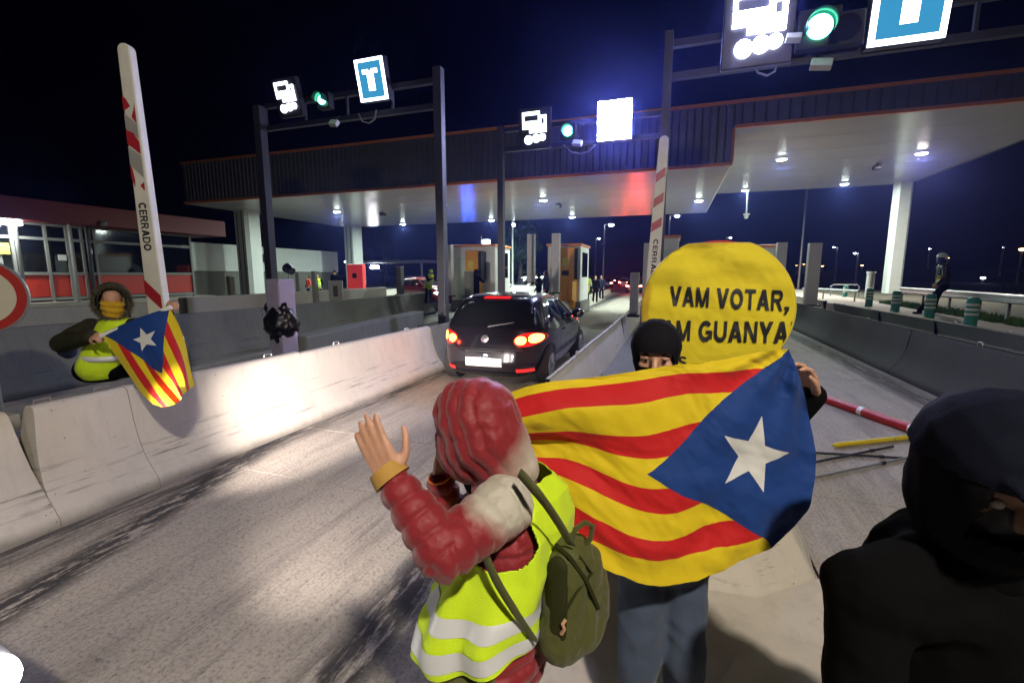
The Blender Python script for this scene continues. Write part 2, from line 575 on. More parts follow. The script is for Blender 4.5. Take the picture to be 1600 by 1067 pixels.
# far side of the left lane
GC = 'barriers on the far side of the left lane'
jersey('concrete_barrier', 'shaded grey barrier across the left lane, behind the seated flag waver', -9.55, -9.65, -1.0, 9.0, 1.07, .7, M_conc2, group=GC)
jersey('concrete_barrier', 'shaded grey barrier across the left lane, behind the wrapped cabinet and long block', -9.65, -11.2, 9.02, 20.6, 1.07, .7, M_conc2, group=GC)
struct('island', MB().prism([(-10.35, -1), (-11.9, 20), (-12.4, 30), (-14.4, 30), (-13.4, -1)], .45, 'z', -.03), M_conc2)
jersey('concrete_barrier', 'white lit low wall with bollards beyond the second lane', -17.2, -18.2, 4.0, 30, .95, .6, M_conc)
struct('island', MB().prism([(-17.9, 2), (-18.9, 30), (-21.0, 30), (-20.6, 2)], .5, 'z', -.03), M_conc)
# right lane
GR = 'long dark barriers beside the right lane'
jersey('concrete_barrier', 'dark shade-toned concrete barrier along the right lane, behind the man in black', 4.05, 4.05, 1.5, 10.6, .88, .62, M_concd, side=-1, group=GR)
jersey('concrete_barrier', 'dark shade-toned concrete barrier along the right lane, right of the yellow banner', 4.05, 4.12, 10.62, 20.5, .88, .62, M_concd, side=-1, group=GR)
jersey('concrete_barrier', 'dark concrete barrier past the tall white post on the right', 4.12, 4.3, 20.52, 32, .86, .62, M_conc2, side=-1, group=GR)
GR2 = 'second row of barriers on the right'
for i, (a, b, lab) in enumerate([(4, 9.9, 'second-row grey barrier at the right edge, nearest the camera'), (9.93, 12.9, 'second-row grey barrier in front of the nearest green delineators'),
                                 (12.93, 15.9, 'second-row grey barrier in front of the rider on the guardrail'), (15.93, 19.9, 'second-row pale barrier just right of the tall white post')]):
    jersey('concrete_barrier', lab, 5.5, 5.5, a, b, .88, .5, M_conc2, side=-1, group=GR2)
jersey('concrete_barrier', 'second-row pale barrier left of the tall white post', 5.5, 5.5, 21.2, 27, .9, .5, M_conc, side=-1, group=GR2)
struct('island', MB().grid([[(4.4, 1, .02), (5.6, 1, .02)], [(4.4, 60, .02), (5.6, 60, .02)]]), M_conc2)
# median between the car lane and the right lane
struct('island', MB().prism([(-1.16, 3.9), (.62, 3.9), (.62, 46), (-1.16, 46)], .33, 'z', -.03), M_conc2)
GM = 'barriers of the median island'
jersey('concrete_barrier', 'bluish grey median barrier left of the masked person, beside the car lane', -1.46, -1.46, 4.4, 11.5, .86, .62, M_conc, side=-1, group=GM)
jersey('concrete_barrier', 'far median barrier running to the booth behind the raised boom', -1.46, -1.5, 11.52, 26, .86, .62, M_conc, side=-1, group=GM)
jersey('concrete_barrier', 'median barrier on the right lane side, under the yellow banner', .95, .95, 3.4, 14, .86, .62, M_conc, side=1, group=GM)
t = thing('crash_nose', 'pale pitted concrete nose of the median island behind the flag', 'barrier', (.1, 3, 0))
mb = MB()
pl = [(-1.3, 4.36), (-1.0, 3.5), (-.55, 2.86), (.05, 2.62), (.55, 2.68), (.9, 2.95), (.95, 3.38), (.95, 4.36)]
vs = []
for k, (z, s) in enumerate([(-.02, 1.0), (.10, 1.0), (.36, .84), (.80, .72), (.84, .66)]):
    vs += [(.0 + (x - .0) * s, 4.36 + (y - 4.36) * (1 - (1 - s) * .6), z) for x, y in pl]
n = len(pl)
fs = [(k * n + i, k * n + (i + 1) % n, (k + 1) * n + (i + 1) % n, (k + 1) * n + i) for k in range(4) for i in range(n)] + [tuple(range(n)), tuple(range(4 * n, 5 * n))]
mb.add(vs, fs)
mb.build('concrete_block', M_conc, t, world=True, bevel=.02)
ap = MB().prism([(-.62, .5), (-.30, .35), (.55, .35), (.86, .6), (.93, 1.3), (.96, 3.0), (-.3, 3.0), (-.62, 2.4)], .12, 'z', -.02)
ap.build('apron', M_conc, t, world=True, bevel=.03)

# ---------------------------------------------------------------- canopy
M_ceil = None
def ceiling_mat():
    m = bpy.data.materials.new('glossy ceiling panels')
    g = NT(m)
    co = g.coord()
    n = g.noise(co, .8, 4)
    c = g.mix(n, (.50, .49, .46), (.62, .61, .57))
    g.put(g.b.inputs['Base Color'], c)
    g.b.inputs['Roughness'].default_value = .21
    g.b.inputs['Specular IOR Level'].default_value = .9
    w = g.noise(g.mapped(co, (.9, 3.2, 1)), 3.0, 3, .5)
    g.bump(w, .16, .05)
    return m
M_ceil = ceiling_mat()
M_fasc = pm('ribbed grey fascia sheet', (.155, .16, .135), .5, .3, var=.12, scale=1.5)
can = thing('toll_canopy', 'large flat toll canopy with ribbed fascia, orange trim and glossy pale ceiling', 'canopy', (-7, 29, 0))
YF, YB, ZL, ZR, ZT, XL, XS, XR = 21.55, 37.0, 6.38, 7.82, 8.82, -29.4, 2.10, 14.4
MB().box2((XL, YF + .06, ZL + .25), (XS, YB, ZT - .1)).build('roof_slab', M_dark, can, world=True)
MB().box2((XS + .01, YF + .06, ZR + .25), (XR, YB + 1.0, ZT - .1)).build('roof_slab', M_dark, can, world=True)
# ceiling in strips with open seams
def ceiling(x0, x1, y0, y1, z, n):
    w = (y1 - y0) / n
    for i in range(n):
        MB().box2((x0, y0 + i * w + .012, z), (x1, y0 + (i + 1) * w - .012, z + .06)).build('ceiling_panel', M_ceil, can, world=True)
ceiling(XL, XS - .05, YF + .1, YB - .05, ZL, 7)
ceiling(XS + .05, XR - .05, YF + .1, YB + .95, ZR, 7)
MB().box2((XS - .04, YF + .1, ZL + .02), (XS + .03, YB, ZR + .1)).build('soffit_step', M_offw, can, world=True)
# fascia ribs, each a folded sheet
rib = None
x = XL
k = 0
while x < XR - .02:
    w = .42 if x > XS else .30
    zb = ZR if x > XS - .01 else ZL
    w = min(w, (XS - x) if x < XS - .01 else (XR - x))
    mbx = MB()
    e = .05
    mbx.add([(x, YF + .05, zb + .1), (x + .04, YF, zb + .1), (x + w - e, YF, zb + .1), (x + w - .012, YF + .05, zb + .1),
             (x, YF + .05, ZT - .06), (x + .04, YF, ZT - .06), (x + w - e, YF, ZT - .06), (x + w - .012, YF + .05, ZT - .06)],
            [(0, 1, 5, 4), (1, 2, 6, 5), (2, 3, 7, 6)])
    mbx.build('fascia_rib', M_fasc, can, world=True)
    x += w
    k += 1
for a, b, z in ((XL - .05, XS + .02, ZL), (XS + .03, XR + .05, ZR)):
    MB().box2((a, YF - .05, z - .02), (b, YF + .08, z + .11)).build('lower_trim', M_orange, can, world=True)
MB().box2((XL - .05, YF - .06, ZT - .07), (XR + .05, YF + .1, ZT + .06)).build('upper_trim', M_orange, can, world=True)
MB().box2((XS - .05, YF - .055, ZL + .112), (XS + .05, YF + .02, ZR - .03)).build('step_trim', M_orange, can, world=True)
# side fascia on the right, and rear
MB().box2((XR, YF + .1, ZR - .02), (XR + .08, YB + 1, ZT)).build('side_fascia', M_fasc, can, world=True)
MB().box2((XL - .08, YF + .1, ZL - .02), (XL, YB, ZT)).build('side_fascia', M_fasc, can, world=True)
# columns
def column(x, y, z, w=.95, groove=True):
    pts = [(-.5, -.34), (-.34, -.5), (.34, -.5), (.5, -.34), (.5, .34), (.34, .5), (-.34, .5), (-.5, .34)]
    MB().prism([(x + a * w, y + b * w) for a, b in pts], z + .05, 'z', -.02).build('column', M_offw, can, world=True)
    for dx in ((-.16, .16) if groove else ()):
        MB().box((x + dx * w, y - .5 * w - .002, z / 2), (.05 * w, .02, z - .2)).build('column_groove', M_dark, can, world=True)
column(13.75, 37.0, ZR, .85, False)
column(-28.7, 25.4, ZL, 1.3)
column(-28.3, 36.4, ZL, 1.3)

M_lampw = emat('canopy lamp glass', (.86, 1.0, .93), 60)
M_lampb = emat('bright canopy lamp glass', (1.0, .90, .80), 150)
GL = 'lamps in the canopy ceiling'
def downlight(x, y, z, lab, mat=M_lampw, power=760, colr=(.82, 1.0, .92), drop=.10):
    t = thing('canopy_lamp', lab, 'lamp', (x, y, z - drop), 0, GL)
    MB().cyl((0, 0, 0), (0, 0, drop - .003), .26, .30, 24).build('housing', M_white if z > 7 else M_steel, t, smooth=True)
    MB().cyl((0, 0, -.03), (0, 0, -.004), .17, .22, 24).build('lens', mat, t, smooth=True)
    l = lamp('canopy_light', 'AREA', (x, y, z - drop - .06), power, colr, .45, aim=(x, y, 0))
    l.parent = t; l.matrix_parent_inverse = Matrix.Translation(-V(t.location))
    return t
nm = {0: 'leftmost', 1: 'second from the left', 2: 'third from the left', 3: 'rightmost'}
for i, x in enumerate((-22.4, -14.1, -7.45, 1.3)):
    downlight(x, 27.2 if i != 3 else 30.4, ZL, 'round ceiling lamp, %s in the front row of the low canopy' % nm[i])
    if i < 3:
        downlight(x, 35.6, ZL, 'round ceiling lamp, %s in the back row of the low canopy' % nm[i])
downlight(5.0, 27.6, ZR, 'boxy ceiling lamp under the high canopy, above the yellow banner', power=700)
downlight(11.16, 28.5, ZR, 'brightest glaring lamp under the high canopy at the right', M_lampb, 1500, (1, .92, .84))
downlight(10.3, 36.2, ZR, 'purplish lamp under the high canopy near the white column', power=700)
downlight(4.56, 36.6, ZR, 'yellowish lamp at the rear edge of the high canopy', power=700)
# small cameras under the ceiling
for (p, lab) in (((-19.525, 28.466, 6.150), 'small dark camera box hanging under the left canopy ceiling'), ((-6.942, 29.025, 6.200), 'small dark camera box under the canopy ceiling near the red reflection'),
                 ((10.093, 30.586, 7.600), 'small dark box under the high canopy near the bright lamp')):
    zz = ZL if p[2] < 7 else ZR
    t = thing('ceiling_camera', lab, 'camera', p)
    MB().box((0, 0, 0), (.3, .4, .22)).build('housing', M_dark, t, bevel=.02)
    MB().cyl((0, 0, .1), (0, 0, zz - p[2] + .01), .03).build('stem', M_dark, t)
    MB().cyl((0, -.2, 0), (0, -.235, 0), .06).build('lens', M_black, t)
t = thing('hanging_camera', 'pale camera hanging on a long stem below the rear canopy edge', 'camera', (4.696, 36.400, 5.965))
MB().tube([(0, 0, 0), (0, 0, .9), (0, 0, ZR - t.location.z + .02)], .05).build('stem', M_offw, t)
MB().ball((0, 0, -.05), .14).build('dome', M_offw, t, smooth=True)
MB().box((0, -.05, .12), (.4, .14, .12)).build('bracket', M_offw, t)

# ---------------------------------------------------------------- lane gantries, signs, signals
M_ew = emat('white sign light', (.84, .89, 1.0), 5.0)
M_ew2 = emat('overexposed white sign light', (.50, .52, 1.0), 230.0)
M_ew3 = emat('strong white sign light', (.80, .87, 1.0), 5.0)
M_ew4 = emat('glaring white sign light', (.60, .64, 1.0), 55.0)
M_eb = emat('blue sign light', (.045, .32, .58), 1.0)
M_eg = emat('green signal light', (.18, 1.0, .62), 9.0)
M_egd = emat('green signal glow in visor', (.0, .42, .33), .9)
M_glassd = pm('dark signal glass', (.02, .02, .022), .12, var=0)

def gantry(label, y, xa, xb, zb, posts, group):
    t = thing('lane_gantry', label, 'gantry', ((xa + xb) / 2, y, 0), 0, group)
    for (x, z0, z1, w) in posts:
        pts = [(-.5, -.5), (.5, -.5), (.5, .5), (-.5, .5)]
        p = MB().prism([(x + a * w, y + b * w) for a, b in pts], z1 - z0, 'z', z0).build('post', M_post, t, world=True, bevel=.012)
        MB().box((x, y, z0 + .02), (w * 2.1, w * 2.1, .04)).build('base_plate', M_dark, t, world=True)
        for sx in (-1, 1):
            for sy in (-1, 1):
                MB().cyl((x + sx * w * .8, y + sy * w * .8, z0 + .04), (x + sx * w * .8, y + sy * w * .8, z0 + .09), .03, n=6).build('bolt', M_steel, t, world=True)
    for dz in (0, .55):
        MB().bar((xa, y + .16, zb + dz), (xb, y + .16, zb + dz), .12, .12).build('beam_rail', M_dark, t, world=True)
    n = max(3, int((xb - xa) / 1.1))
    for i in range(n + 1):
        x = xa + (xb - xa) * i / n
        MB().bar((x, y + .16, zb + .06), (x, y + .16, zb + .49), .07, .05, (1, 0, 0)).build('beam_strut', M_dark, t, world=True)
    return t
M_post = pm('grey blue painted post', (.042, .044, .055), .5, .2, var=.14, scale=3)
GG = 'gantries over the toll lanes'
zg1 = (-7.664, 9.800, 5.739)[2]
gantry('dark gantry over the left lane with a tall grey right-hand post', 9.8, -10.3, -5.15, zg1 - .02, [(-10.356, 9.800, 1.726)[:1] + (.2, zg1 + .5, .22), ((-5.129, 9.800, 0.989)[0], .2, (-5.205, 9.800, 6.458)[2], .20)], GG)
zg2 = (-2.651, 13.000, 5.498)[2]
gantry('gantry over the car lane carrying the overexposed white sign', 13.0, (-4.838, 13.000, 4.307)[0], (-0.349, 13.000, 5.945)[0], zg2, [((-4.838, 13.000, 4.307)[0], .2, (-4.851, 13.000, 6.114)[2], .18), ], GG)
zg3 = (1.363, 9.300, 5.489)[2]
gantry('big gantry over the right lane, cut by the top edge', 9.3, (-0.246, 9.300, 5.448)[0], 8.6, zg3, [((-0.246, 9.300, 5.448)[0], .3, (-0.238, 9.300, 6.191)[2], .15), (8.5, .0, zg3 + .7, .15)], GG)

def basis(tilt):
    return Matrix.Rotation(R(tilt), 3, 'X')     # tips the face down towards the traffic
class SMB(MB):
    pass
def rects(rs, tilt, y0=-.02, th=.03):
    out = []
    M = basis(tilt)
    for (x0, x1, z0, z1) in rs:
        m = MB().box(M @ V((x0 + x1) / 2, y0, (z0 + z1) / 2), (x1 - x0, th, z1 - z0), M=M)
        out.append(m)
    return out
def pictogram(label, c, w, mat, group, tilt=12):
    """sign with two payment cards over three coins, facing -Y; w = width of the drawing"""
    t = thing('payment_sign', label, 'sign', c, 0, group)
    k = w / 220.
    X = lambda a: (a - 215) * k
    Z = lambda b: (248 - b) * k
    M = basis(tilt)
    MB().box(M @ V(0, .10, 0), (w * 1.35, .16, w * 1.55), M=M).build('case', M_black, t, bevel=.02)
    def q(name, l):
        m = MB()
        for (x0, x1, y0, y1) in l:
            m.box(M @ V((X(x0) + X(x1)) / 2, .0, (Z(y0) + Z(y1)) / 2), ((x1 - x0) * k, .03, (y1 - y0) * k), M=M)
        m.build(name, mat, t)
    for l in ((105, 265, 110, 138), (105, 122, 138.5, 250), (252, 265, 138.5, 250), (122.5, 251.5, 186, 208), (122.5, 251.5, 216, 250)):
        q('front_card', [l])
    for l in ((268, 325, 145, 168), (306, 325, 168.5, 285), (268, 277, 168.5, 215), (268, 305.5, 216, 257), (168, 267.5, 252, 258), (168, 305.5, 264, 285)):
        q('back_card', [l])
    for cx, cz, r in ((158, 340, 38), (230, 332, 36), (287, 326, 30)):
        MB().disc(M @ V(X(cx), 0, Z(cz)), M @ V(0, -1, 0), 0, r * k, .03, 20).build('coin', mat, t)
    return t
def tee_sign(label, c, w, h, group, tilt=12, overexposed=False):
    t = thing('lane_sign', label, 'sign', c, 0, group)
    M = basis(tilt)
    MB().box(M @ V(0, .11, 0), (w * 1.04, .18, h * 1.04), M=M).build('case', M_dark, t, bevel=.01)
    if overexposed:
        MB().box(M @ V(0, 0, 0), (w, .03, h), M=M).build('light_panel', M_ew2, t)
        return t
    b = .085 * w
    for l in ((-.5 * w, .5 * w, .5 * h - b, .5 * h), (-.5 * w, .5 * w, -.5 * h, -.5 * h + b), (-.5 * w, -.5 * w + b, -.5 * h + b, .5 * h - b), (.5 * w - b, .5 * w, -.5 * h + b, .5 * h - b)):
        rects([l], tilt, 0, .03)[0].build('lit_border', M_ew, t)
    rects([(-.5 * w + b, .5 * w - b, -.5 * h + b, .5 * h - b)], tilt, .005, .02)[0].build('blue_panel', M_eb, t)
    u = w / 1.0
    for l in ((-.27 * u, -.055 * u, .17 * u, .29 * u), (.055 * u, .27 * u, .17 * u, .29 * u), (-.115 * u, -.045 * u, -.30 * u, .16 * u), (-.03 * u, .03 * u, -.30 * u, .25 * u), (.045 * u, .115 * u, -.30 * u, .16 * u)):
        rects([l], tilt, -.012, .012)[0].build('letter_stroke', M_ew, t)
    return t
def signal(label, c, r, group):
    t = thing('traffic_signal', label, 'traffic light', c, 0, group)
    MB().box((0, .13, 0), (r * 3.0, .2, r * 3.0)).build('housing', M_black, t, bevel=.02)
    MB().disc((0, .0, 0), (0, -1, 0), 0, r * .92, .03, 24).build('green_lens', M_eg, t)
    vis = MB()
    n = 18
    rows = []
    for d, up in ((.03, 0), (-.20, .0)):
        rows.append([(r * 1.05 * math.cos(R(-25 + 230 * i / n)), d, r * 1.05 * math.sin(R(-25 + 230 * i / n))) for i in range(n + 1)])
    vis.grid(rows).build('visor', pm('teal lit visor', (.02, .12, .10), .3, var=0), t, smooth=True, solid=.006)
    return t
S1, S2, S3 = 'card and coin signs', 'square lane signs on the gantries', 'green lane signals'
pictogram('small lit card-and-coins sign on the left gantry', (-9.255, 9.600, 6.252), .56, M_ew3, S1, 14)
tee_sign('lit blue square sign with white T on the left gantry', (-6.752, 9.600, 6.344), .74, .86, S2, 14)
signal('green signal between the signs of the left gantry', (-8.171, 9.600, 6.081), .12, S3)
pictogram('lit card-and-coins sign left on the car lane gantry', (-3.779, 12.800, 5.900), .68, M_ew3, S1, 6)
tee_sign('overexposed blank white square sign on the car lane gantry', (-1.610, 12.800, 5.892), .86, .94, S2, 6, True)
signal('green signal left of the overexposed white sign', (-2.843, 12.800, 5.743), .14, S3)
pictogram('large glaring card-and-coins sign at the top right', (1.161, 9.100, 5.995), .80, M_ew4, S1, 8)
tee_sign('blue T sign cut off by the top edge', (3.217, 9.100, 5.978), .98, 1.1, S2, 8)
signal('largest green signal at the top, between the right gantry signs', (2.038, 9.100, 5.814), .20, S3)
t = thing('traffic_signal', 'unlit dark round signal right of the largest green one', 'traffic light', (2.414, 9.100, 5.754))
MB().box((0, .13, 0), (.5, .2, .5)).build('housing', M_black, t, bevel=.02)
MB().disc((0, 0, 0), (0, -1, 0), 0, .19, .03, 24).build('lens', M_glassd, t)
# the signs also light their surroundings through their own lit faces; small floodlight boxes under the beams
GF = 'grey floodlight boxes under the gantry beams'
for p, w, lab in (((-7.852, 9.600, 5.509), .24, 'grey tilted floodlight box under the left gantry beam'), ((-2.575, 12.800, 5.407), .26, 'grey floodlight box under the car lane gantry beam'),
                  ((2.103, 9.100, 5.247), .30, 'pale tilted floodlight box under the right gantry beam'), ((1.682, 9.100, 5.700), .22, 'pale plate beside the largest green signal')):
    t = thing('floodlight', lab, 'floodlight', p, 0, GF)
    M = Matrix.Rotation(R(-35), 3, 'X') @ Matrix.Rotation(R(12), 3, 'Y')
    MB().box((0, 0, 0), (w, .10, w * .62), M=M).build('housing', pm('pale grey enamel', (.45, .45, .43), .5), t, bevel=.01)
    MB().bar((0, .02, w * .2), (0, .22, w * .95), .03, .03).build('bracket', M_dark, t)
GX = 'cables looping under the gantry beams'
for pts, lab in (([(-7.256, 9.750, 5.709), (-7.157, 9.750, 5.526), (-6.961, 9.750, 5.463), (-6.796, 9.750, 5.546), (-6.751, 9.750, 5.740)], 'grey cable loop under the blue T sign of the left gantry'),
                 ([(-2.996, 12.950, 5.449), (-2.760, 12.950, 5.229), (-2.494, 12.950, 5.157), (-2.252, 12.950, 5.219), (-2.101, 12.950, 5.371)], 'long sagging cable under the car lane gantry'),
                 ([(1.143, 9.250, 5.470), (1.213, 9.250, 5.298), (1.353, 9.250, 5.229), (1.474, 9.250, 5.284), (1.491, 9.250, 5.441)], 'cable loop under the glaring top right sign')):
    tag(MB().tube(pts, .018, 6).build('cable_loop', pm('grey cable', (.2, .2, .22), .5), None, smooth=True), lab, 'cable', GX)

# ---------------------------------------------------------------- raised boom barriers
M_boom = pm('white boom paint', (.66, .65, .58), .5, var=.08, scale=5)
M_boomg = pm('grey reflective foil', (.42, .42, .40), .4, .3, var=.1, scale=8)
M_foil = pm('dark red reflective foil', (.36, .02, .03), .4, var=.12, scale=10)
M_ink = pm('black lettering', (.008, .008, .009), .6, var=0)
def boom(label, base, lean, L, w0, w1, stripes, greys, txt, rot, group):
    """upright boom; local x across the face, face towards -y; lean in degrees about y"""
    t = thing('raised_boom', label, 'barrier arm', base, R(rot), group)
    M = Matrix.Rotation(R(lean), 3, 'Y')
    n = 14
    mb = MB()
    prof = []
    for i in range(n + 1):
        a = math.pi * i / n
        prof.append((math.cos(a) * w1 / 2, L - w1 / 2 + math.sin(a) * w1 / 2))
    poly = [(-w0 / 2, 0), (w0 / 2, 0)] + prof
    d = w0 * .42
    m = len(poly)
    vs = [M @ V(x, -d / 2, z) for x, z in poly] + [M @ V(x, d / 2, z) for x, z in poly]
    mb.add(vs, [tuple(range(m)), tuple(range(2 * m - 1, m - 1, -1))] + [(i, (i + 1) % m, m + (i + 1) % m, m + i) for i in range(m)])
    mb.build('arm', M_boom, t, bevel=.012)
    def quad(pts, name, mat, off):
        q = MB()
        f = [M @ V(x * .5 * (w0 + (w1 - w0) * z / L) * .98, -d / 2 - off, z) for x, z in pts]
        b = [p + M @ V(0, off * .8, 0) for p in f]
        k = len(pts)
        q.add(f + b, [tuple(range(k)), tuple(range(2 * k - 1, k - 1, -1))] + [(i, (i + 1) % k, k + (i + 1) % k, k + i) for i in range(k)])
        q.build(name, mat, t)
    for p in greys: quad(p, 'grey_foil', M_boomg, .003)
    for p in stripes: quad(p, 'red_foil', M_foil, .005)
    if txt:
        z0, hgt, ln = txt
        up = M @ V(1, 0, 0)
        dn = M @ V(0, 0, -1)
        place_text('CERRADO', M @ V(-hgt / 2, -d / 2 - .004, z0), dn, up, hgt, ln, .015).build('lettering', M_ink, t)
    MB().box((-.05, .14, -.35), (.26, .26, .72)).build('drive_housing', M_conc2, t, bevel=.03)
    MB().cyl((0, -.02, .06), (0, .2, .06), .07).build('pivot', M_steel, t)
    return t
GBm = 'raised lane booms'
b1 = V(-5.08, 3.34, 1.14)
Lb = (-5.080, 3.293, 4.120)[2] - b1.z
def zb(y): return 0
boom('scuffed white boom reading CERRADO, standing high at the left', b1, -1.0, Lb, .205, .125,
     [[(-1, 2.36), (.05, 2.40), (-.5, 2.47), (-1, 2.50)], [(.1, 2.30), (.72, 2.24), (.72, 2.42), (.5, 2.36)],
      [(-1, 2.05), (.72, 1.95), (.72, 2.07), (.3, 2.11), (.1, 2.15), (-1, 2.18)],
      [(-1, 1.72), (-.62, 1.64), (-.55, 1.70), (-.75, 1.82), (-1, 1.84)], [(.1, 1.65), (.6, 1.60), (.65, 1.68)],
      [(-1, .57), (.8, .40), (.8, .55), (-1, .72)]],
     [[(-1, 2.19), (.72, 2.09), (.72, 2.23), (-1, 2.34)], [(-1, 1.85), (.72, 1.72), (.72, 1.93), (-1, 2.03)]],
     ((-5.080, 3.341, 2.623)[2] - 1.14, .085, (-5.080, 3.341, 2.623)[2] - (-5.080, 3.328, 2.148)[2]), 14, GBm)
b2 = V(*(-0.366, 9.100, 1.321)); 
Lb2 = (-0.174, 9.100, 4.377)[2] - b2.z
boom('white boom with red stripes behind the yellow banner', b2, 2.2, Lb2, .245, .165,
     [[(-1, a), (.75, a + .12), (.75, a + .28), (-1, a + .16)] for a in (Lb2 - .82, Lb2 - 1.26, Lb2 - 1.70)], [],
     (Lb2 * .405, .085, .80), 4, GBm)

# ---------------------------------------------------------------- round sign wrapped in the yellow banner
YS = 3.72
cs = V(*(0.314, 3.720, 1.645))
rs_ = ((0.806, 3.720, 1.657)[0] - (-0.221, 3.720, 1.632)[0]) / 2
t = thing('round_road_sign', 'round red-rimmed road sign on the median, hidden by the yellow banner', 'sign', (cs.x, YS + .06, .30))
MB().disc((0, 0, cs.z - .30 + .02), (0, -1, 0), 0, rs_ * .955, .025, 48).build('plate', M_red, t)
MB().box((0, .05, (cs.z - .3) / 2), (.10, .06, cs.z - .3)).build('post', M_steel, t)
top = (0.283, 3.720, 2.173)[2]
def banner_mat():
    m = bpy.data.materials.new('yellow banner cloth')
    g = NT(m)
    co = g.coord()
    n = g.noise(co, 2.2, 4)
    c = g.mix(n, (.72, .55, .010), (.82, .70, .014))
    _x, _y, _z = g.sep(co)
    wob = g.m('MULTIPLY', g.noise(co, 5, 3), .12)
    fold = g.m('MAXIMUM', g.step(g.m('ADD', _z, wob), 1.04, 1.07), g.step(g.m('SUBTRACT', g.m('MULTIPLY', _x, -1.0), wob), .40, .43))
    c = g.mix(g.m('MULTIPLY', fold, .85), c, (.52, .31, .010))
    # the red ring and pale disc of the sign show faintly through the thin cloth
    g.put(g.b.inputs['Base Color'], c)
    g.b.inputs['Roughness'].default_value = .8
    g.b.inputs['Sheen Weight'].default_value = .2
    g.bump(g.m('ADD', g.m('MULTIPLY', g.noise(co, 220, 2), .15), g.noise(g.mapped(co, (1, 1, 2.4), rot=(0, .35, 0)), 7, 4, .55)), .35, .02)
    return m
M_ban = banner_mat()
def ban_off(x, z):
    """fold relief of the cloth, towards the viewer (x, z in units of the radius)"""
    r = math.hypot(x, z)
    o = .05 * (1 - r * r * .8)
    o += .022 * math.sin(3.4 * x + 8.5 * z + 1.2 * math.sin(2.1 * x)) * max(0, z + .25) + .012 * mnoise.noise(V(x * 3.1, z * 4.6, 1)) + .006 * mnoise.noise(V(x * 9 + z * 4, z * 7, 4)) 
    o += .010 * math.sin(11 * (z - .12 * x) + .8) * (1 if z > .3 else .25)
    o += .012 * math.sin(6 * x - 3 * z) * max(0, -z)
    o += .010 * math.sin(9 * math.atan2(z - .9, x)) * max(0, r - .4)
    return o
def ban(x, z):
    return V(cs.x + x * rs_, YS - ban_off(x, z), cs.z + z * rs_)
tb = thing('protest_banner', 'yellow cloth banner reading VAM VOTAR, VAM GUANYAR stretched over the round sign', 'banner', (cs.x, YS, cs.z - rs_))
N = 46
mb = MB()
ring = []
vs = []; fs = []
zt = ((0.285, 3.720, 2.127)[2] - cs.z) / rs_
for j in range(N + 1):
    rr = j / N
    for i in range(96):
        a = 2 * math.pi * i / 96
        x, z = rr * 1.02 * math.cos(a), rr * 1.02 * math.sin(a)
        if z > zt * (1 if abs(x) < .62 else 1): z = zt + (z - zt) * .06 - .03 * math.sin(5 * x) * max(0, z - zt)
        vs.append(ban(x, z))
for j in range(N):
    for i in range(96):
        fs.append((j * 96 + i, j * 96 + (i + 1) % 96, (j + 1) * 96 + (i + 1) % 96, (j + 1) * 96 + i))
# hem folded back round the rim of the plate
base = len(vs)
for i in range(96):
    a = 2 * math.pi * i / 96
    p = vs[N * 96 + i]
    vs.append(V(p.x * 1 + math.cos(a) * .012, YS + .02, p.z + math.sin(a) * .008))
for i in range(96):
    vs.append(V(cs.x + math.cos(2 * math.pi * i / 96) * rs_ * .9, YS + .10, min(cs.z + math.sin(2 * math.pi * i / 96) * rs_ * .9, cs.z + zt * rs_)))
for k in range(2):
    o0 = N * 96 if k == 0 else base
    o1 = base + 96 * k
    for i in range(96):
        fs.append((o0 + i, o0 + (i + 1) % 96, o1 + (i + 1) % 96, o1 + i))
# drop the collapsed centre ring
mb.add(vs, fs)
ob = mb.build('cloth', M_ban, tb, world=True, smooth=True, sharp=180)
def on_ban(p):
    x = (p.x - cs.x) / rs_; z = (p.z - cs.z) / rs_
    r = math.hypot(x, z)
    if r > 1.0:
        x, z = x / r, z / r
    q = ban(x, z)
    return V(q.x, q.y - .009, q.z)
def subdivided_text(body, o, ux, uy, h, w, bold):
    m = place_text(body, o, ux, uy, h, w, bold)
    me = bpy.data.meshes.new('x'); me.from_pydata(m.v, [], m.f)
    bm = bmesh.new(); bm.from_mesh(me)
    bmesh.ops.triangulate(bm, faces=bm.faces)
    for _ in range(5):
        es = [e for e in bm.edges if e.calc_length() > .03]
        if not es: break
        bmesh.ops.subdivide_edges(bm, edges=es, cuts=1)
        bmesh.ops.triangulate(bm, faces=bm.faces)
    r = MB()
    r.add([on_ban(v.co) for v in bm.verts], [tuple(v.index for v in f.verts) for f in bm.faces])
    bm.free()
    return r
def pyx(p): return V(*p)
a, b = pyx((-0.009, 3.720, 1.671)), pyx((0.755, 3.720, 1.646))
subdivided_text('VAM VOTAR', a, b - a, (0, 0, 1), (-0.015, 3.720, 1.818)[2] - a.z, (b - a).length, .022).build('lettering', M_ink, tb, world=True)
c0 = pyx((0.765, 3.720, 1.619))
subdivided_text(',', c0, b - a, (0, 0, 1), .06, .03, .02).build('lettering', M_ink, tb, world=True)
a2, b2_ = pyx((-0.158, 3.720, 1.401)), pyx((0.904, 3.720, 1.418))
subdivided_text('VAM GUANYAR', a2, b2_ - a2, (0, 0, 1), (-0.164, 3.720, 1.558)[2] - a2.z, (b2_ - a2).length, .022).build('lettering', M_ink, tb, world=True)
a3 = pyx((0.070, 3.720, 1.196))
subdivided_text('s', a3, (1, 0, 0), (0, 0, 1), .09, .07, .02).build('lettering', M_ink, tb, world=True)

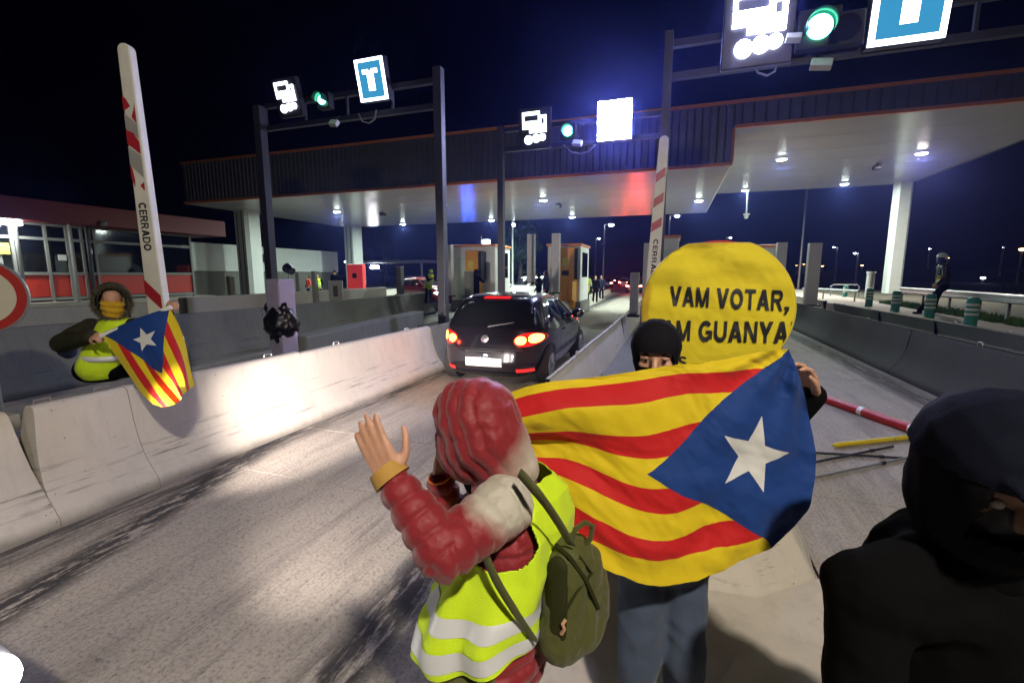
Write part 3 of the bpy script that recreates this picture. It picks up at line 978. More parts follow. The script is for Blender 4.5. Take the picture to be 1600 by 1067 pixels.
# ---------------------------------------------------------------- round sign at the left edge
t = thing('round_road_sign', 'red-rimmed round sign cut off by the left edge', 'sign', (-6.724, 2.664, 1.685)[:2] + (.24,))
nz = (.72, -.69, 0)
czz = (-6.724, 2.664, 1.685)[2] - .24
MB().disc((0, 0, czz), nz, 0, .37, .02, 40).build('rim', M_red, t)
MB().disc(V(nz) * .013 + V(0, 0, czz), nz, 0, .29, .012, 40).build('face', pm('cream sign face', (.68, .64, .50), .5, var=.04), t)
MB().disc(V(nz) * .022 + V(0, 0, czz), nz, .07, .14, .012, 32).build('numeral', M_ink, t)
MB().disc((0, 0, czz), nz, .372, .39, .035, 40).build('edge_profile', M_steel, t)
MB().cyl((-.02, .03, 0), (-.02, .03, czz), .03).build('post', M_steel, t)
MB().box((-.02, .03, .08), (.22, .22, .18)).build('footing', M_conc, t, bevel=.02)

# ---------------------------------------------------------------- cabinet wrapped with a bin bag
c0 = V(*(-5.420, 5.266, 0.617)); c1 = V(*(-5.420, 5.376, 1.843))
t = thing('roadside_cabinet', 'slim grey roadside cabinet on the left island with a bin bag tied round it', 'cabinet', (c0.x, c0.y, .2), R(-8))
hc = c1.z - .2
MB().box((0, 0, hc / 2), (.30, .26, hc)).build('case', pm('lilac-lit grey enamel', (.36, .33, .46), .45, var=.08), t, bevel=.012)  # lilac in the colour stands in for purple light on the case
MB().box((.0, -.133, hc * .52), (.27, .012, hc * .9)).build('door', pm('lilac-lit grey enamel', (.30, .29, .36), .45, var=.08), t, bevel=.004)
MB().cyl((.06, -.138, hc * .46), (.06, -.16, hc * .46), .035, n=14).build('lock', M_black, t)
def crumple(name, c, rx, ry, rz_, mat, parent, seed, amp=.25, nn=(40, 26)):
    mb = MB().ball(c, 1, nn[0], nn[1])
    vs = []
    for p in mb.v:
        d = V(p) - V(c)
        k = 1 + amp * mnoise.noise(d * 3.1 + V(seed, 0, 0)) + amp * .6 * abs(mnoise.noise(d * 7.3 + V(0, seed, 0)))
        vs.append(V(c) + V(d.x * rx, d.y * ry, d.z * rz_) * k)
    mb.v = vs
    return mb.build(name, mat, parent, smooth=True, sharp=180)
M_bag = pm('shiny black bin bag', (.004, .004, .007), .34, var=0, bump=.6, bscale=30)
tbg = thing('bin_bag', 'crumpled black bin bag tied round the slim cabinet', 'bag', (c0.x, c0.y, .2 + hc * .62))
crumple('sack', (0, -.02, -.02), .24, .215, .26, M_bag, tbg, 3, .2)
crumple('knot', (-.15, -.05, .20), .10, .07, .09, M_bag, tbg, 9, .4, (20, 12))
crumple('knot', (.10, -.08, .20), .11, .07, .09, M_bag, tbg, 14, .4, (20, 12))

# ---------------------------------------------------------------- toll office on the left
M_glassb = pm('dark window glass', (.006, .007, .008), .06, var=0, spec=.6)
M_mull = pm('pale grey window frame', (.24, .24, .225), .5, var=.05)
M_redp = pm('red infill panel', (.55, .03, .012), .45, var=.06)
bx = thing('toll_office', 'single-storey toll office with red roof fascia, dark windows and red panels', 'building', (-26, 12, 0))
ys = [-6.0, 1.0, 6.5, 9.6, 11.12, 11.55, 12.66, 13.42, 13.98, 14.47, 17.35, 19.1]
MB().box2((-27, -6, 0), (-33, 19.3, 4.2)).build('core_wall', M_concd, bx, world=True)
MB().box2((-25.4, -6.2, .0), (-27, 19.9, .72)).build('plinth', M_conc, bx, world=True)
MB().box2((-24.9, -7, 4.12), (-33.5, 20.5, 5.0)).build('roof_fascia', pm('dark red roof fascia', (.17, .006, .006), .5, var=.08), bx, world=True, bevel=.02)
for a, b in zip(ys[:-1], ys[1:]):
    for z0, z1, mt, nm_ in ((.95, 1.90, M_redp, 'red_panel'), (2.05, 3.40, M_glassb, 'window_pane'), (3.55, 4.05, M_glassb, 'transom_pane')):
        MB().box2((-26.05, a + .05, z0), (-26.12, b - .05, z1)).build(nm_, mt, bx, world=True)
for y in ys:
    MB().box2((-25.97, y - .05, .72), (-26.14, y + .05, 4.12)).build('mullion', M_mull, bx, world=True)
for z in (.86, 1.97, 3.47, 4.09):
    MB().box2((-25.985, -6, z - .06), (-26.10, 19.15, z + .06)).build('rail', M_mull, bx, world=True)
MB().cyl((-25.9, 14.15, .7), (-25.9, 14.15, 4.12), .09).build('downpipe', M_black, bx, world=True)
for y in (11.4, 13.2):
    MB().cyl((-25.3, y, .7), (-25.3, y, 4.12), .07).build('porch_post', M_mull, bx, world=True)
MB().box2((-25.96, 13.0, 2.55), (-25.99, 13.3, 2.8)).build('paper_notice', M_white, bx, world=True)
MB().box2((-25.9, 11.05, 2.75), (-25.94, 11.4, 3.2)).build('yellow_notice', pm('yellow paper', (.75, .62, .08), .7, var=.05), bx, world=True)
MB().ball((-24.850, 14.263, 4.230), .14).build('alarm_bell', M_mull, bx, world=True, smooth=True)
t = thing('wall_lamp', 'bright white lamp under the office eave at the left edge', 'lamp', (-25.3, 11.1, 4.0))
MB().box((0, 0, 0), (.25, 1.0, .2)).build('diffuser', emat('white tube light', (.92, 1.0, .96), 40), t, bevel=.03)
MB().box((0, 0, .11), (.3, 1.1, .04)).build('casing', M_white, t)
l = lamp('office_light', 'AREA', (-25.3, 11.1, 3.85), 120, (.9, 1, .95), .6, aim=(-25.6, 11.6, 0)); l.parent = t; l.matrix_parent_inverse = Matrix.Translation(-V(t.location))

# white service block behind the left lanes
t = thing('service_building', 'plain white service block with a grey lower band behind the left lanes', 'building', (-33, 36, 0))
a, b = (-31.500, 29.239, 4.165), (-31.500, 37.993, 4.222)
MB().box2((-31.5, a[1] - 7, 2.2), (-38, b[1], a[2])).build('upper_wall', M_offw, t, world=True)
MB().box2((-31.6, a[1] - 7, 0), (-38, b[1] - .02, 2.19)).build('lower_wall', M_conc2, t, world=True)
MB().box2((-31.49, a[1] - .2, 2.9), (-31.44, a[1] + .9, 3.6)).build('number_plate', M_dark, t, world=True)

# ---------------------------------------------------------------- toll booths and payment machines
GK = 'toll booths under the canopy'
def booth(label, x0, x1, y, z0, z1, dep=2.4, mat=None):
    t = thing('toll_booth', label, 'toll booth', ((x0 + x1) / 2, y + dep / 2, 0), 0, GK)
    mat = mat or pm('booth white', (.80, .83, .78), .5, var=.05, scale=2)
    MB().box2((x0, y, z0), (x1, y + dep, z1 - .06)).build('wall', mat, t, world=True, bevel=.04)
    MB().box2((x0 - .06, y - .08, z1 - .06), (x1 + .06, y + dep + .08, z1 + .05)).build('roof', M_orange, t, world=True, bevel=.02)
    MB().box2((x0 + (x1 - x0) * .14, y - .012, z0 + .15), (x0 + (x1 - x0) * .45, y + .02, z1 - .6)).build('door', pm('mint door', (.58, .72, .64), .5, var=.05), t, world=True)
    MB().box2((x1 - .02, y + .5, z0 + 1.2), (x1 + .012, y + dep - .4, z1 - .35)).build('window', M_glassb, t, world=True)
    MB().box2((x0 + .1, y - .3, -.02), (x1 + .1, y + dep, z0)).build('base', M_conc2, t, world=True)
    return t
def machine(label, x0, x1, y, z0, z1):
    t = thing('payment_machine', label, 'payment machine', ((x0 + x1) / 2, y, 0), 0, 'orange payment machines')
    MB().box2((x0, y, .3), (x1, y + .7, z1)).build('case', pm('orange enamel', (.80, .36, .02), .45, var=.1), t, world=True, bevel=.03)
    MB().box2((x0 + .17, y - .014, z0 + 1.20), (x0 + .47, y + .02, z0 + 1.62)).build('yellow_notice', pm('yellow paper', (.75, .62, .08), .7, var=.05), t, world=True)
    MB().box2((x0 + .15, y - .014, z0 + .78), (x0 + .5, y + .02, z0 + 1.02)).build('screen', M_black, t, world=True)
    MB().box2((x1 + .002, y - .1, z0 + .6), (x1 + .16, y + .6, z1 - .05)).build('side_panel', M_black, t, world=True)
    MB().box2((x1 - .2, y - .5, z0 - .4), (x1 + .02, y - .1, z0 + .5)).build('service_box', pm('orange enamel', (.80, .36, .02), .45, var=.1), t, world=True, bevel=.02)
    return t
booth('pale green booth with orange roof edge, left of the middle post', -11.3, -8.77, 22.6, .55, 3.45)
booth('pale booth with orange roof edge right of the white slab posts', -5.94, -4.28, 22.6, .6, 3.38)
booth('white booth hidden behind the raised boom', -.63, .22, 22.0, .5, 3.6)
t = booth('white framed booth at the right of the yellow banner', 3.0, 4.6, 23.5, .5, 3.2)
machine('orange payment machine on the left booth, with dark side panel', -10.2, -9.42, 22.0, 1.0, 3.15)
machine('orange payment machine on the right booth facing the car lane', -5.19, -4.42, 21.9, 1.1, 3.22)
t = thing('roof_lamp', 'small white lit box on the roof of the left booth', 'lamp', ((-9.609, 23.500, 3.516)[0], 23.5, 3.5))
MB().box((0, 0, .18), (.36, .2, .24)).build('diffuser', emat('white roof box', (.9, .95, 1), 12), t, bevel=.02)
MB().cyl((-.3, 0, -.05), (-.3, 0, .5), .02).build('mast', M_steel, t)

# flat concrete or steel slab posts that guard the booths
GP = 'upright slab posts guarding the booths'
def slab_post(label, px, w, d, y, z0, z1, mat=M_white):
    x = px
    t = thing('slab_post', label, 'post', (x, y, z0), 0, GP)
    MB().box((0, 0, (z1 - z0) / 2), (w, d, z1 - z0)).build('shaft', mat, t, bevel=.02)
    MB().box((0, 0, .03), (w * 1.4, d * 1.4, .06)).build('foot_plate', M_dark, t)
    MB().box((0, 0, z1 - z0 + .012), (w * 1.02, d * 1.02, .02)).build('cap', M_offw, t)
    return t
M_slab = pm('scuffed pale post paint', (.52, .52, .50), .55, var=.12, scale=4)
for lab, p0, p1, w, d, mat in (
    ('tall pale slab post in front of the right booth', (-4.776, 19.600, 1.152), (-4.811, 19.600, 3.639), .33, .3, M_slab),
    ('tall pale slab post above the black car roof, left of the dark couple', (-5.887, 19.600, 1.590), (-5.899, 19.600, 3.642), .32, .3, M_slab),
    ('pale slab post with cap left of the left booth', (-9.899, 19.600, 0.939), (-9.849, 19.600, 3.257), .32, .3, M_slab),
    ('short grey slab post before the left payment machine', (-7.723, 17.000, 1.079), (-7.709, 17.000, 2.052), .28, .3, M_conc2),
    ('tall scuffed white slab post standing right of the yellow banner', (4.828, 19.500, 0.828), (4.671, 19.500, 3.022), .40, .3, M_white),
    ('white slab post peeping over the right shoulder of the yellow banner', (4.350, 22.500, 0.637), (4.159, 22.500, 3.249), .38, .3, M_white),
    ('pale slab post just left of the raised striped boom', (-0.961, 20.000, 0.677), (-1.062, 20.000, 3.178), .38, .3, M_white),
    ('short pinkish slab post on the median above the masked head', (-0.916, 12.500, 0.858), (-0.940, 12.500, 1.949), .22, .2, M_slab),
    ('grey slab post right of the red car windscreen', (-12.207, 19.000, 0.991), (-12.155, 19.000, 2.288), .26, .3, M_conc2),
    ('thin white slab post left of the white picture panel', (-12.258, 13.500, 0.856), (-12.285, 13.500, 2.014), .16, .16, M_slab),
    ('pale slab post just right of the wrapped cabinet', (-14.451, 15.000, 0.986), (-14.368, 15.000, 1.976), .17, .16, M_slab),
    ('curved grey slab post left of the left canopy column', (-13.946, 11.500, 0.724), (-13.870, 11.500, 1.857), .16, .2, M_conc2)):
    slab_post(lab, p0[0], w, d, p0[1], p0[2] - .05, p1[2], mat)
t = thing('picture_panel', 'small white panel with a faint picture on the far left barrier', 'panel', (-11.763, 14.000, 0.861))
MB().box((0, 0, .42), (.62, .05, .84)).build('board', M_white, t)
MB().box((0, -.03, .45), (.2, .012, .4)).build('picture', M_conc2, t)
t = thing('red_payment_machine', 'red lit payment panel with a dark square screen beside the rear column', 'payment machine', (-18.555, 24.000, 0.869))
MB().box((0, 0, .75), (1.15, .3, 1.9)).build('case', pm('bright red enamel', (.8, .05, .05), .45, var=.05, emit=(1, .05, .05), es=.25), t, bevel=.03)
MB().box((-.02, -.16, 1.0), (.3, .02, .3)).build('screen', M_black, t)
tag(block('long pale rail wall behind the far left barrier', -12.6, 9.0, -14.0, 20.5, 1.28, .3, M_conc), 'long pale rail wall behind the far left barrier')
t = thing('tripod_spotlight', 'black spotlight head on a thin stand beyond the left lane', 'spotlight', (-19.905, 20.000, 1.550))
MB().tube([(0, 0, -1.2), (0, 0, .7)], .04).build('stand', M_steel, t)
MB().cyl((-.1, 0, .75), (.35, -.1, .55), .28, .2).build('head', M_black, t, smooth=True)

# small canopy far behind with a bright lamp
t = thing('far_shelter', 'thin flat far-off shelter roof with a glaring lamp below', 'shelter', (-41.306, 60.000, 2.856))
MB().box((1.5, 0, 1.0), (13, 4, .35)).build('roof', M_offw, t)
MB().cyl((-3.5, 0, -2.4), (-3.5, 0, .85), .15).build('post', M_offw, t)
MB().cyl((6.5, 0, -2.4), (6.5, 0, .85), .15).build('post', M_offw, t)
MB().box((-.3, -1.9, .2), (1.2, .3, .45)).build('lamp', emat('far glaring lamp', (.95, .97, 1), 60), t)

# ---------------------------------------------------------------- right roadside on its raised verge: guardrail, delineators, grass
ZV = .80
M_side = pm('pale side road', (.30, .25, .215), .85, var=.15, scale=1, bump=.3)
struct('verge', MB().add([(5.97, 3, ZV), (6.9, 3, ZV), (8.4, 26, ZV), (5.97, 26, ZV), (5.97, 3, -.02), (5.97, 26, -.02), (5.97, 44, ZV * .6), (9.5, 44, ZV), (5.97, 44, -.02)],
       [(0, 1, 2, 3), (4, 0, 3, 5), (3, 2, 7, 6), (5, 3, 6, 8)]), M_side)
struct('verge', MB().add([(6.9, 3, ZV), (40, 3, ZV), (44, 26, ZV), (8.4, 26, ZV), (9.5, 44, ZV), (50, 60, .0)], [(0, 1, 2, 3), (3, 2, 5, 4)]), pm('verge soil', (.05, .045, .025), .95, var=.3, scale=2))
t = thing('guardrail', 'long double-wave steel guardrail along the right verge', 'guardrail', (7.6, 15, ZV))
pts = [(6.95, 8.6), (7.30, 12.2), (7.72, 16.0), (8.05, 20.9)]
for a, b in zip(pts[:-1], pts[1:]):
    prof = [(0, -.5), (-.035, -.38), (-.035, -.2), (0, -.1), (0, .1), (-.035, .2), (-.035, .38), (0, .5)]
    rows = [[(x + p, y, ZV + .55 + q * .22) for p, q in prof] for x, y in (a, b)]
    MB().grid(rows).build('rail', M_steel, t, world=True, solid=.005)
for i in range(9):
    f = i / 8 * (len(pts) - 1)
    k = min(int(f), len(pts) - 2); u = f - k
    x = pts[k][0] + (pts[k + 1][0] - pts[k][0]) * u; y = pts[k][1] + (pts[k + 1][1] - pts[k][1]) * u
    MB().box((x + .06, y, ZV + .27), (.06, .07, .62)).build('post', M_steel, t, world=True)
t = thing('guardrail', 'far low tube guardrail behind the tall white post', 'guardrail', (6.5, 25, ZV))
MB().tube([(6.1, 26, ZV + .45), (6.7, 25, ZV + .45), (7.3, 22.6, ZV + .45)], .05).build('rail', M_steel, t, world=True, smooth=True)
for p in ((6.15, 25.9), (6.7, 25), (7.25, 22.8)):
    MB().cyl((p[0], p[1], ZV - .02), (p[0], p[1], ZV + .45), .03).build('post', M_steel, t, world=True)
t = thing('tube_barrier', 'bent tube hoop barrier between the white post and first delineator', 'barrier', (8.565, 28.515, 0.800))
MB().tube([(-.6, 0, 0), (-.6, 0, .5), (-.5, 0, .6), (.55, 0, .6), (.65, 0, .5), (.65, 0, 0)], .028).build('hoop', M_steel, t, smooth=True)
MB().tube([(-.6, 0, .3), (.65, 0, .3)], .022).build('crossbar', M_steel, t, smooth=True)
t = thing('concrete_post', 'short thick pale post where the guardrail begins', 'post', (9.248, 27.284, 0.800))
MB().cyl((0, 0, -.02), (0, 0, 1.2), .17, .16, 20).build('shaft', M_slab, t, smooth=True)
MB().cyl((0, 0, 1.2), (0, 0, 1.27), .2, .19, 20).build('cap', M_slab, t, smooth=True)

M_teal = pm('teal delineator plastic', (.02, .22, .17), .5, var=.08)
M_band = pm('pale reflective band', (.62, .62, .52), .35, var=.05)
names = ['farthest', 'second farthest', 'middle', 'second nearest', 'nearest']
for i, (p, hgt) in enumerate((((8.377, 27.694, 0.800), .56), ((6.623, 19.452, 0.800), .62), ((6.456, 16.964, 0.800), .60), ((6.331, 14.699, 0.800), .60), ((6.076, 12.421, 0.800), .60))):
    t = thing('delineator', 'green and white banded delineator post, %s of five' % names[i], 'bollard', (p[0], p[1], ZV), 0, 'green banded delineators along the right verge')
    r = .11
    MB().cyl((0, 0, 0), (0, 0, hgt), r, r * .94, 20).build('shaft', M_teal, t, smooth=True)
    for k in range(3):
        z = hgt * (.42 + .17 * k)
        MB().cyl((0, 0, z), (0, 0, z + hgt * .075), r * 1.02, r * 1.02, 20).build('band', M_band, t, smooth=True)
    MB().ball((0, 0, hgt), r * .94, 16, 6, (1, 1, .35)).build('cap', M_teal, t, smooth=True)

# grass on the verge
rg = random.Random(4)
mb = MB()
for i in range(12000):
    y = rg.uniform(9.5, 22.5)
    x0 = 7.05 + (y - 9.5) * .082
    x = x0 + abs(rg.gauss(0, .42)) + (.3 if mnoise.noise(V(y * 1.0, 3, 0)) > .12 else 0) - .24
    h = rg.uniform(.04, .15) * (1 + .6 * mnoise.noise(V(x * 2, y * 2, 0)))
    a = rg.uniform(0, math.pi)
    w = .010
    dx, dy = math.cos(a) * w, math.sin(a) * w
    lx, ly = rg.uniform(-.06, .06), rg.uniform(-.06, .06)
    mb.add([(x - dx, y - dy, ZV - .01), (x + dx, y + dy, ZV - .01), (x + lx, y + ly, ZV + h)], [(0, 1, 2)])
tag(mb.build('grass', pm('verge grass', (.07, .16, .02), .8, var=.3, scale=3)), 'tufts of green grass along the guardrail', 'grass', kind='stuff')

# ---------------------------------------------------------------- street lamps
GSL = 'street lamps in the distance'
def street_lamp(label, head, arm, mat, size, light=None, group=GSL, mast=None):
    hx, hy, hz = head
    t = thing('street_lamp', label, 'street lamp', (hx - arm, hy, 0), 0, group)
    rr = max(.07, hy * .0016)
    MB().cyl((0, 0, -.05), (0, 0, hz + .1), rr * 1.3, rr * .8, 10).build('pole', mast or M_steel, t, smooth=True)
    MB().bar((0, 0, hz + .1), (arm, 0, hz + .16), rr, rr).build('arm', mast or M_steel, t)
    MB().ball((arm, 0, hz), size * (.62 if hy > 75 else .9), 12, 8, (1.3, 1, .6)).build('lamp_head', mat, t, smooth=True)
    return t
M_slw = emat('cold street light', (.86, .94, 1.0), 50)
M_slo = emat('sodium street light', (1.0, .50, .16), 26)
for lab, p, arm, mat, s in (
    ('tall street lamp with a white head above the queue of cars', (-8.116, 64.511, 8.590), .9, M_slw, .30),
    ('white street lamp just right of the striped boom', (0.259, 65.418, 9.537), .9, M_slw, .26),
    ('small white street lamp left of the yellow banner top', (-18.555, 123.340, 11.361), .8, M_slw, .34),
    ('small white street lamp above the red disc of the banner', (12.786, 123.403, 10.724), .8, M_slw, .34),
    ('distant white lamp right of the tall white slab post', (46.385, 167.039, 10.224), -1, M_slw, .34),
    ('slim distant lamp left of the thick pale post', (30.042, 96.523, 5.660), -.5, M_slw, .22),
    ('orange lamp low beside the tall mast, leftmost', (38.475, 174.194, 5.006), 0, M_slo, .34),
    ('orange lamp low beside the tall mast, rightmost', (40.636, 175.006, 5.421), 0, M_slo, .36),
    ('orange lamp right of the tall white slab post', (46.415, 176.911, 4.798), 0, M_slo, .42),
    ('orange lamp left of the white canopy column', (58.696, 181.196, 5.006), 0, M_slo, .46),
    ('small orange lamp low left of the thick pale post', (56.415, 180.088, 2.929), 0, M_slo, .30),
    ('orange lamp just right of the white canopy column', (61.144, 160.705, 5.311), 0, M_slo, .42),
    ('white lamp high between column and rider', (74.157, 176.597, 9.837), 0, M_slw, .36),
    ('orange lamp above the rider helmet', (67.955, 152.533, 6.378), 0, M_slo, .50),
    ('faint white lamp near the right edge', (88.601, 170.874, 9.630), 0, M_slw, .30),
    ('large orange lamp cut by the right edge', (64.806, 119.441, 6.878), 0, M_slo, .62),
    ('low white lamp right of the rider', (70.562, 141.799, 0.219), 0, M_slw, .55),
    ('bright white lamp far left beside the rear column', (-47.109, 58.849, 3.931), -.6, M_slw, .34),
    ('tiny warm lamp above the red car', (-88.923, 130.492, 7.705), 0, M_slo, .24)):
    if p[2] < 1.2: p = (p[0], p[1], 1.2)
    street_lamp(lab, p, arm, mat, s)
t = thing('light_mast', 'tall thin steel mast rising behind the high canopy, left of the white post', 'mast', ((11.591, 51.156, 2.506)[0], (11.591, 51.156, 2.506)[1], 0))
MB().cyl((0, 0, 0), (.0, 0, 13), .13, .09, 12).build('pole', M_steel, t, smooth=True)
t = thing('light_mast', 'slim pale mast in front of the pine tree', 'mast', ((-13.914, 40.359, 3.642)[0], (-13.914, 40.359, 3.642)[1], 0))
MB().cyl((0, 0, 0), (0, 0, 9.5), .09, .06, 10).build('pole', M_offw, t, smooth=True)
MB().ball((.1, 0, 6.4), .14, 10, 6).build('lamp_head', M_slw, t, smooth=True)
# low warm-lit embankment far right
struct('hill', MB().grid([[(20, 170, -.05), (60, 170, -.05), (110, 165, -.05), (190, 150, -.05)], [(20, 176, 1.5), (60, 176, 4.0), (110, 172, 3.0), (190, 160, 2.0)], [(20, 230, -.05), (60, 230, 3.0), (110, 230, 3.0), (190, 220, 2)]]), M_earth, smooth=True)

# ---------------------------------------------------------------- trees
M_leaf = pm('dark pine foliage', (.035, .075, .03), .8, var=.35, scale=1.2)
M_bark = pm('rough bark', (.10, .075, .055), .9, var=.25, scale=6)
def tree(label, base, h, crown_r, seed, z0=.35, n=2600, group=None, name='pine_tree'):
    rg = random.Random(seed)
    t = thing(name, label, 'tree', base, 0, group)
    MB().tube([(0, 0, 0), (.1, 0, h * .3), (-.05, .05, h * .65), (0, 0, h * .93)], [h * .03, h * .024, h * .015, h * .005], 8).build('trunk', M_bark, t, smooth=True)
    for i in range(9):
        a = rg.uniform(0, 6.28); z = h * rg.uniform(z0, .85); L = crown_r * .7
        MB().tube([(0, 0, z), (math.cos(a) * L * .5, math.sin(a) * L * .5, z + .25), (math.cos(a) * L, math.sin(a) * L, z + .35)], [h * .008, h * .006, h * .003], 5).build('limb', M_bark, t, smooth=True)
    mb = MB()
    clumps = []
    for i in range(46):
        f = rg.random() ** .8
        z = h * (z0 + (1 - z0) * f)
        rr = crown_r * (1 - .75 * f ** 1.5) * rg.uniform(.25, 1.0)
        a = rg.uniform(0, 6.28)
        clumps.append((V(math.cos(a) * rr, math.sin(a) * rr, z), rg.uniform(.35, .75) * crown_r * .45))
    for i in range(n):
        c, r = rg.choice(clumps)
        d = V(rg.gauss(0, 1), rg.gauss(0, 1), rg.gauss(0, .7)).normalized() * r * rg.random() ** .45
        p = c + d
        s = rg.uniform(.10, .22) * h / 9
        u = V(rg.gauss(0, 1), rg.gauss(0, 1), rg.gauss(0, 1)).normalized()
        v = u.cross(V(rg.gauss(0, 1), rg.gauss(0, 1), rg.gauss(0, 1))).normalized()
        mb.add([p - u * s, p + v * s * .5, p + u * s, p - v * s * .5], [(0, 1, 2, 3)])
    o = mb.build('crown', M_leaf, t)
    o['kind'] = 'stuff'
    return t
GT = 'trees behind the canopy'
tree('dark pine tree lit from below behind the slab posts', ((-14.479, 44.173, 1.897)[0], (-14.479, 44.173, 1.897)[1], 0), 8.6, 2.9, 1, .22, 4200, GT)
tree('dark broad tree far behind the left lanes, right of the service block', ((-53.545, 77.694, 1.895)[0], (-53.545, 77.694, 1.895)[1], 0), 9, 4.5, 2, .25, 2200, GT)
tree('dark low tree behind the rider', ((33.291, 75.685, 1.896)[0], (33.291, 75.685, 1.896)[1], 0), 3.2, 2.6, 3, .15, 1800, GT, 'shrub')
tree('dark low tree right of the rider near the low white lamp', ((37.785, 71.895, 1.897)[0], (37.785, 71.895, 1.897)[1], 0), 3.0, 3.0, 4, .15, 1800, GT, 'shrub')
tree('dark shrub left of the white canopy column', ((26.043, 75.314, 1.896)[0], (26.043, 75.314, 1.896)[1], 0), 3.0, 2.6, 5, .15, 1500, GT, 'shrub')

# ---------------------------------------------------------------- vehicles
M_tyre = pm('tyre rubber', (.014, .014, .014), .8, var=.1)
M_rim = pm('alloy rim', (.45, .46, .48), .3, .8, var=.05)
M_plate = pm('white number plate', (.85, .85, .83), .4, var=.02)
M_cglass = pm('tinted car glass', (.008, .009, .011), .05, var=0, coat=.5)
M_tail = emat('lit tail lamp', (1.0, .16, .02), 14)
M_tailc = emat('hot tail lamp core', (1.0, .50, .07), 9)
M_tailq = emat('glaring brake lamp', (1.0, .08, .05), 170)
M_tailr = pm('red lamp lens', (.55, .012, .012), .15, var=0, emit=(1, .02, .02), es=.8)
M_refl = pm('self-lit red reflector', (.8, .03, .03), .3, var=0, emit=(1, .05, .04), es=.55)  # gets a weak red glow of its own instead of returned light
M_head = emat('lit headlamp', (1.0, .96, .9), 60)

class CarShape:
    """horizontal slices: half-width, rear y and front y for each height"""
    def __init__(s, kind='hatch'):
        if kind == 'hatch':
            s.k = [(.20, .74, -1.90, 1.86), (.26, .80, -1.97, 1.94), (.42, .85, -2.02, 2.0), (.60, .87, -2.0, 2.0), (.74, .875, -1.97, 1.93), (.86, .87, -1.93, 1.70), (.96, .85, -1.88, 1.15), (1.04, .83, -1.82, .98), (1.20, .76, -1.70, .66), (1.34, .69, -1.56, .34), (1.43, .62, -1.38, .02), (1.475, .50, -1.0, -.25)]
        elif kind == 'van':
            s.k = [(.22, .80, -2.1, 2.05), (.45, .89, -2.15, 2.15), (.75, .90, -2.14, 2.12), (.95, .89, -2.12, 1.75), (1.08, .88, -2.1, 1.30), (1.4, .83, -2.06, .9), (1.65, .78, -2.0, .6), (1.78, .68, -1.85, .35), (1.83, .5, -1.5, .1)]
        else:
            s.k = [(.20, .76, -2.1, 2.0), (.42, .86, -2.2, 2.15), (.7, .88, -2.18, 2.1), (.84, .87, -2.12, 1.8), (.95, .85, -1.75, 1.2), (1.1, .80, -1.6, .95), (1.28, .70, -1.35, .55), (1.38, .6, -1.1, .2), (1.43, .45, -.8, -.1)]
        s.z0, s.z1 = s.k[0][0], s.k[-1][0]
    def at(s, z):
        k = s.k
        if z <= k[0][0]: return k[0][1:]
        for a, b in zip(k[:-1], k[1:]):
            if z <= b[0]:
                f = (z - a[0]) / (b[0] - a[0])
                return tuple(a[i] + (b[i] - a[i]) * f for i in (1, 2, 3))
        return k[-1][1:]
    N = 4.6
    def rear(s, x, z, off=.006):
        w, r, f = s.at(z); c, l = (r + f) / 2, (f - r) / 2
        q = max(0, 1 - min(1, abs(x) / w) ** s.N) ** (1 / s.N)
        return V(x, c - l * q - off, z)
    def front(s, x, z, off=.006):
        w, r, f = s.at(z); c, l = (r + f) / 2, (f - r) / 2
        q = max(0, 1 - min(1, abs(x) / w) ** s.N) ** (1 / s.N)
        return V(x, c + l * q + off, z)
    def side(s, sd, y, z, off=.006):
        w, r, f = s.at(z); c, l = (r + f) / 2, (f - r) / 2
        q = max(0, 1 - min(1, abs((y - c) / l)) ** s.N) ** (1 / s.N)
        return V(sd * (w * q + off), y, z)
    def body(s):
        mb = MB()
        zs = np.linspace(s.z0, s.z1, 40)
        n = 72
        rows = []
        for z in zs:
            w, r, f = s.at(float(z)); c, l = (r + f) / 2, (f - r) / 2
            row = []
            for i in range(n):
                t = 2 * math.pi * i / n
                ct, st = math.cos(t), math.sin(t)
                row.append((w * math.copysign(abs(ct) ** (2 / s.N), ct), c + l * math.copysign(abs(st) ** (2 / s.N), st), float(z)))
            rows.append(row)
        vs = [p for r in rows for p in r]
        fs = [(j * n + i, j * n + (i + 1) % n, (j + 1) * n + (i + 1) % n, (j + 1) * n + i) for j in range(len(rows) - 1) for i in range(n)]
        top = len(vs)
        w, r, f = s.at(s.z1)
        vs.append((0, (r + f) / 2, s.z1 + .02))
        fs += [((len(rows) - 1) * n + i, (len(rows) - 1) * n + (i + 1) % n, top) for i in range(n)]
        fs.append(tuple(range(n - 1, -1, -1)))
        mb.add(vs, fs)
        return mb

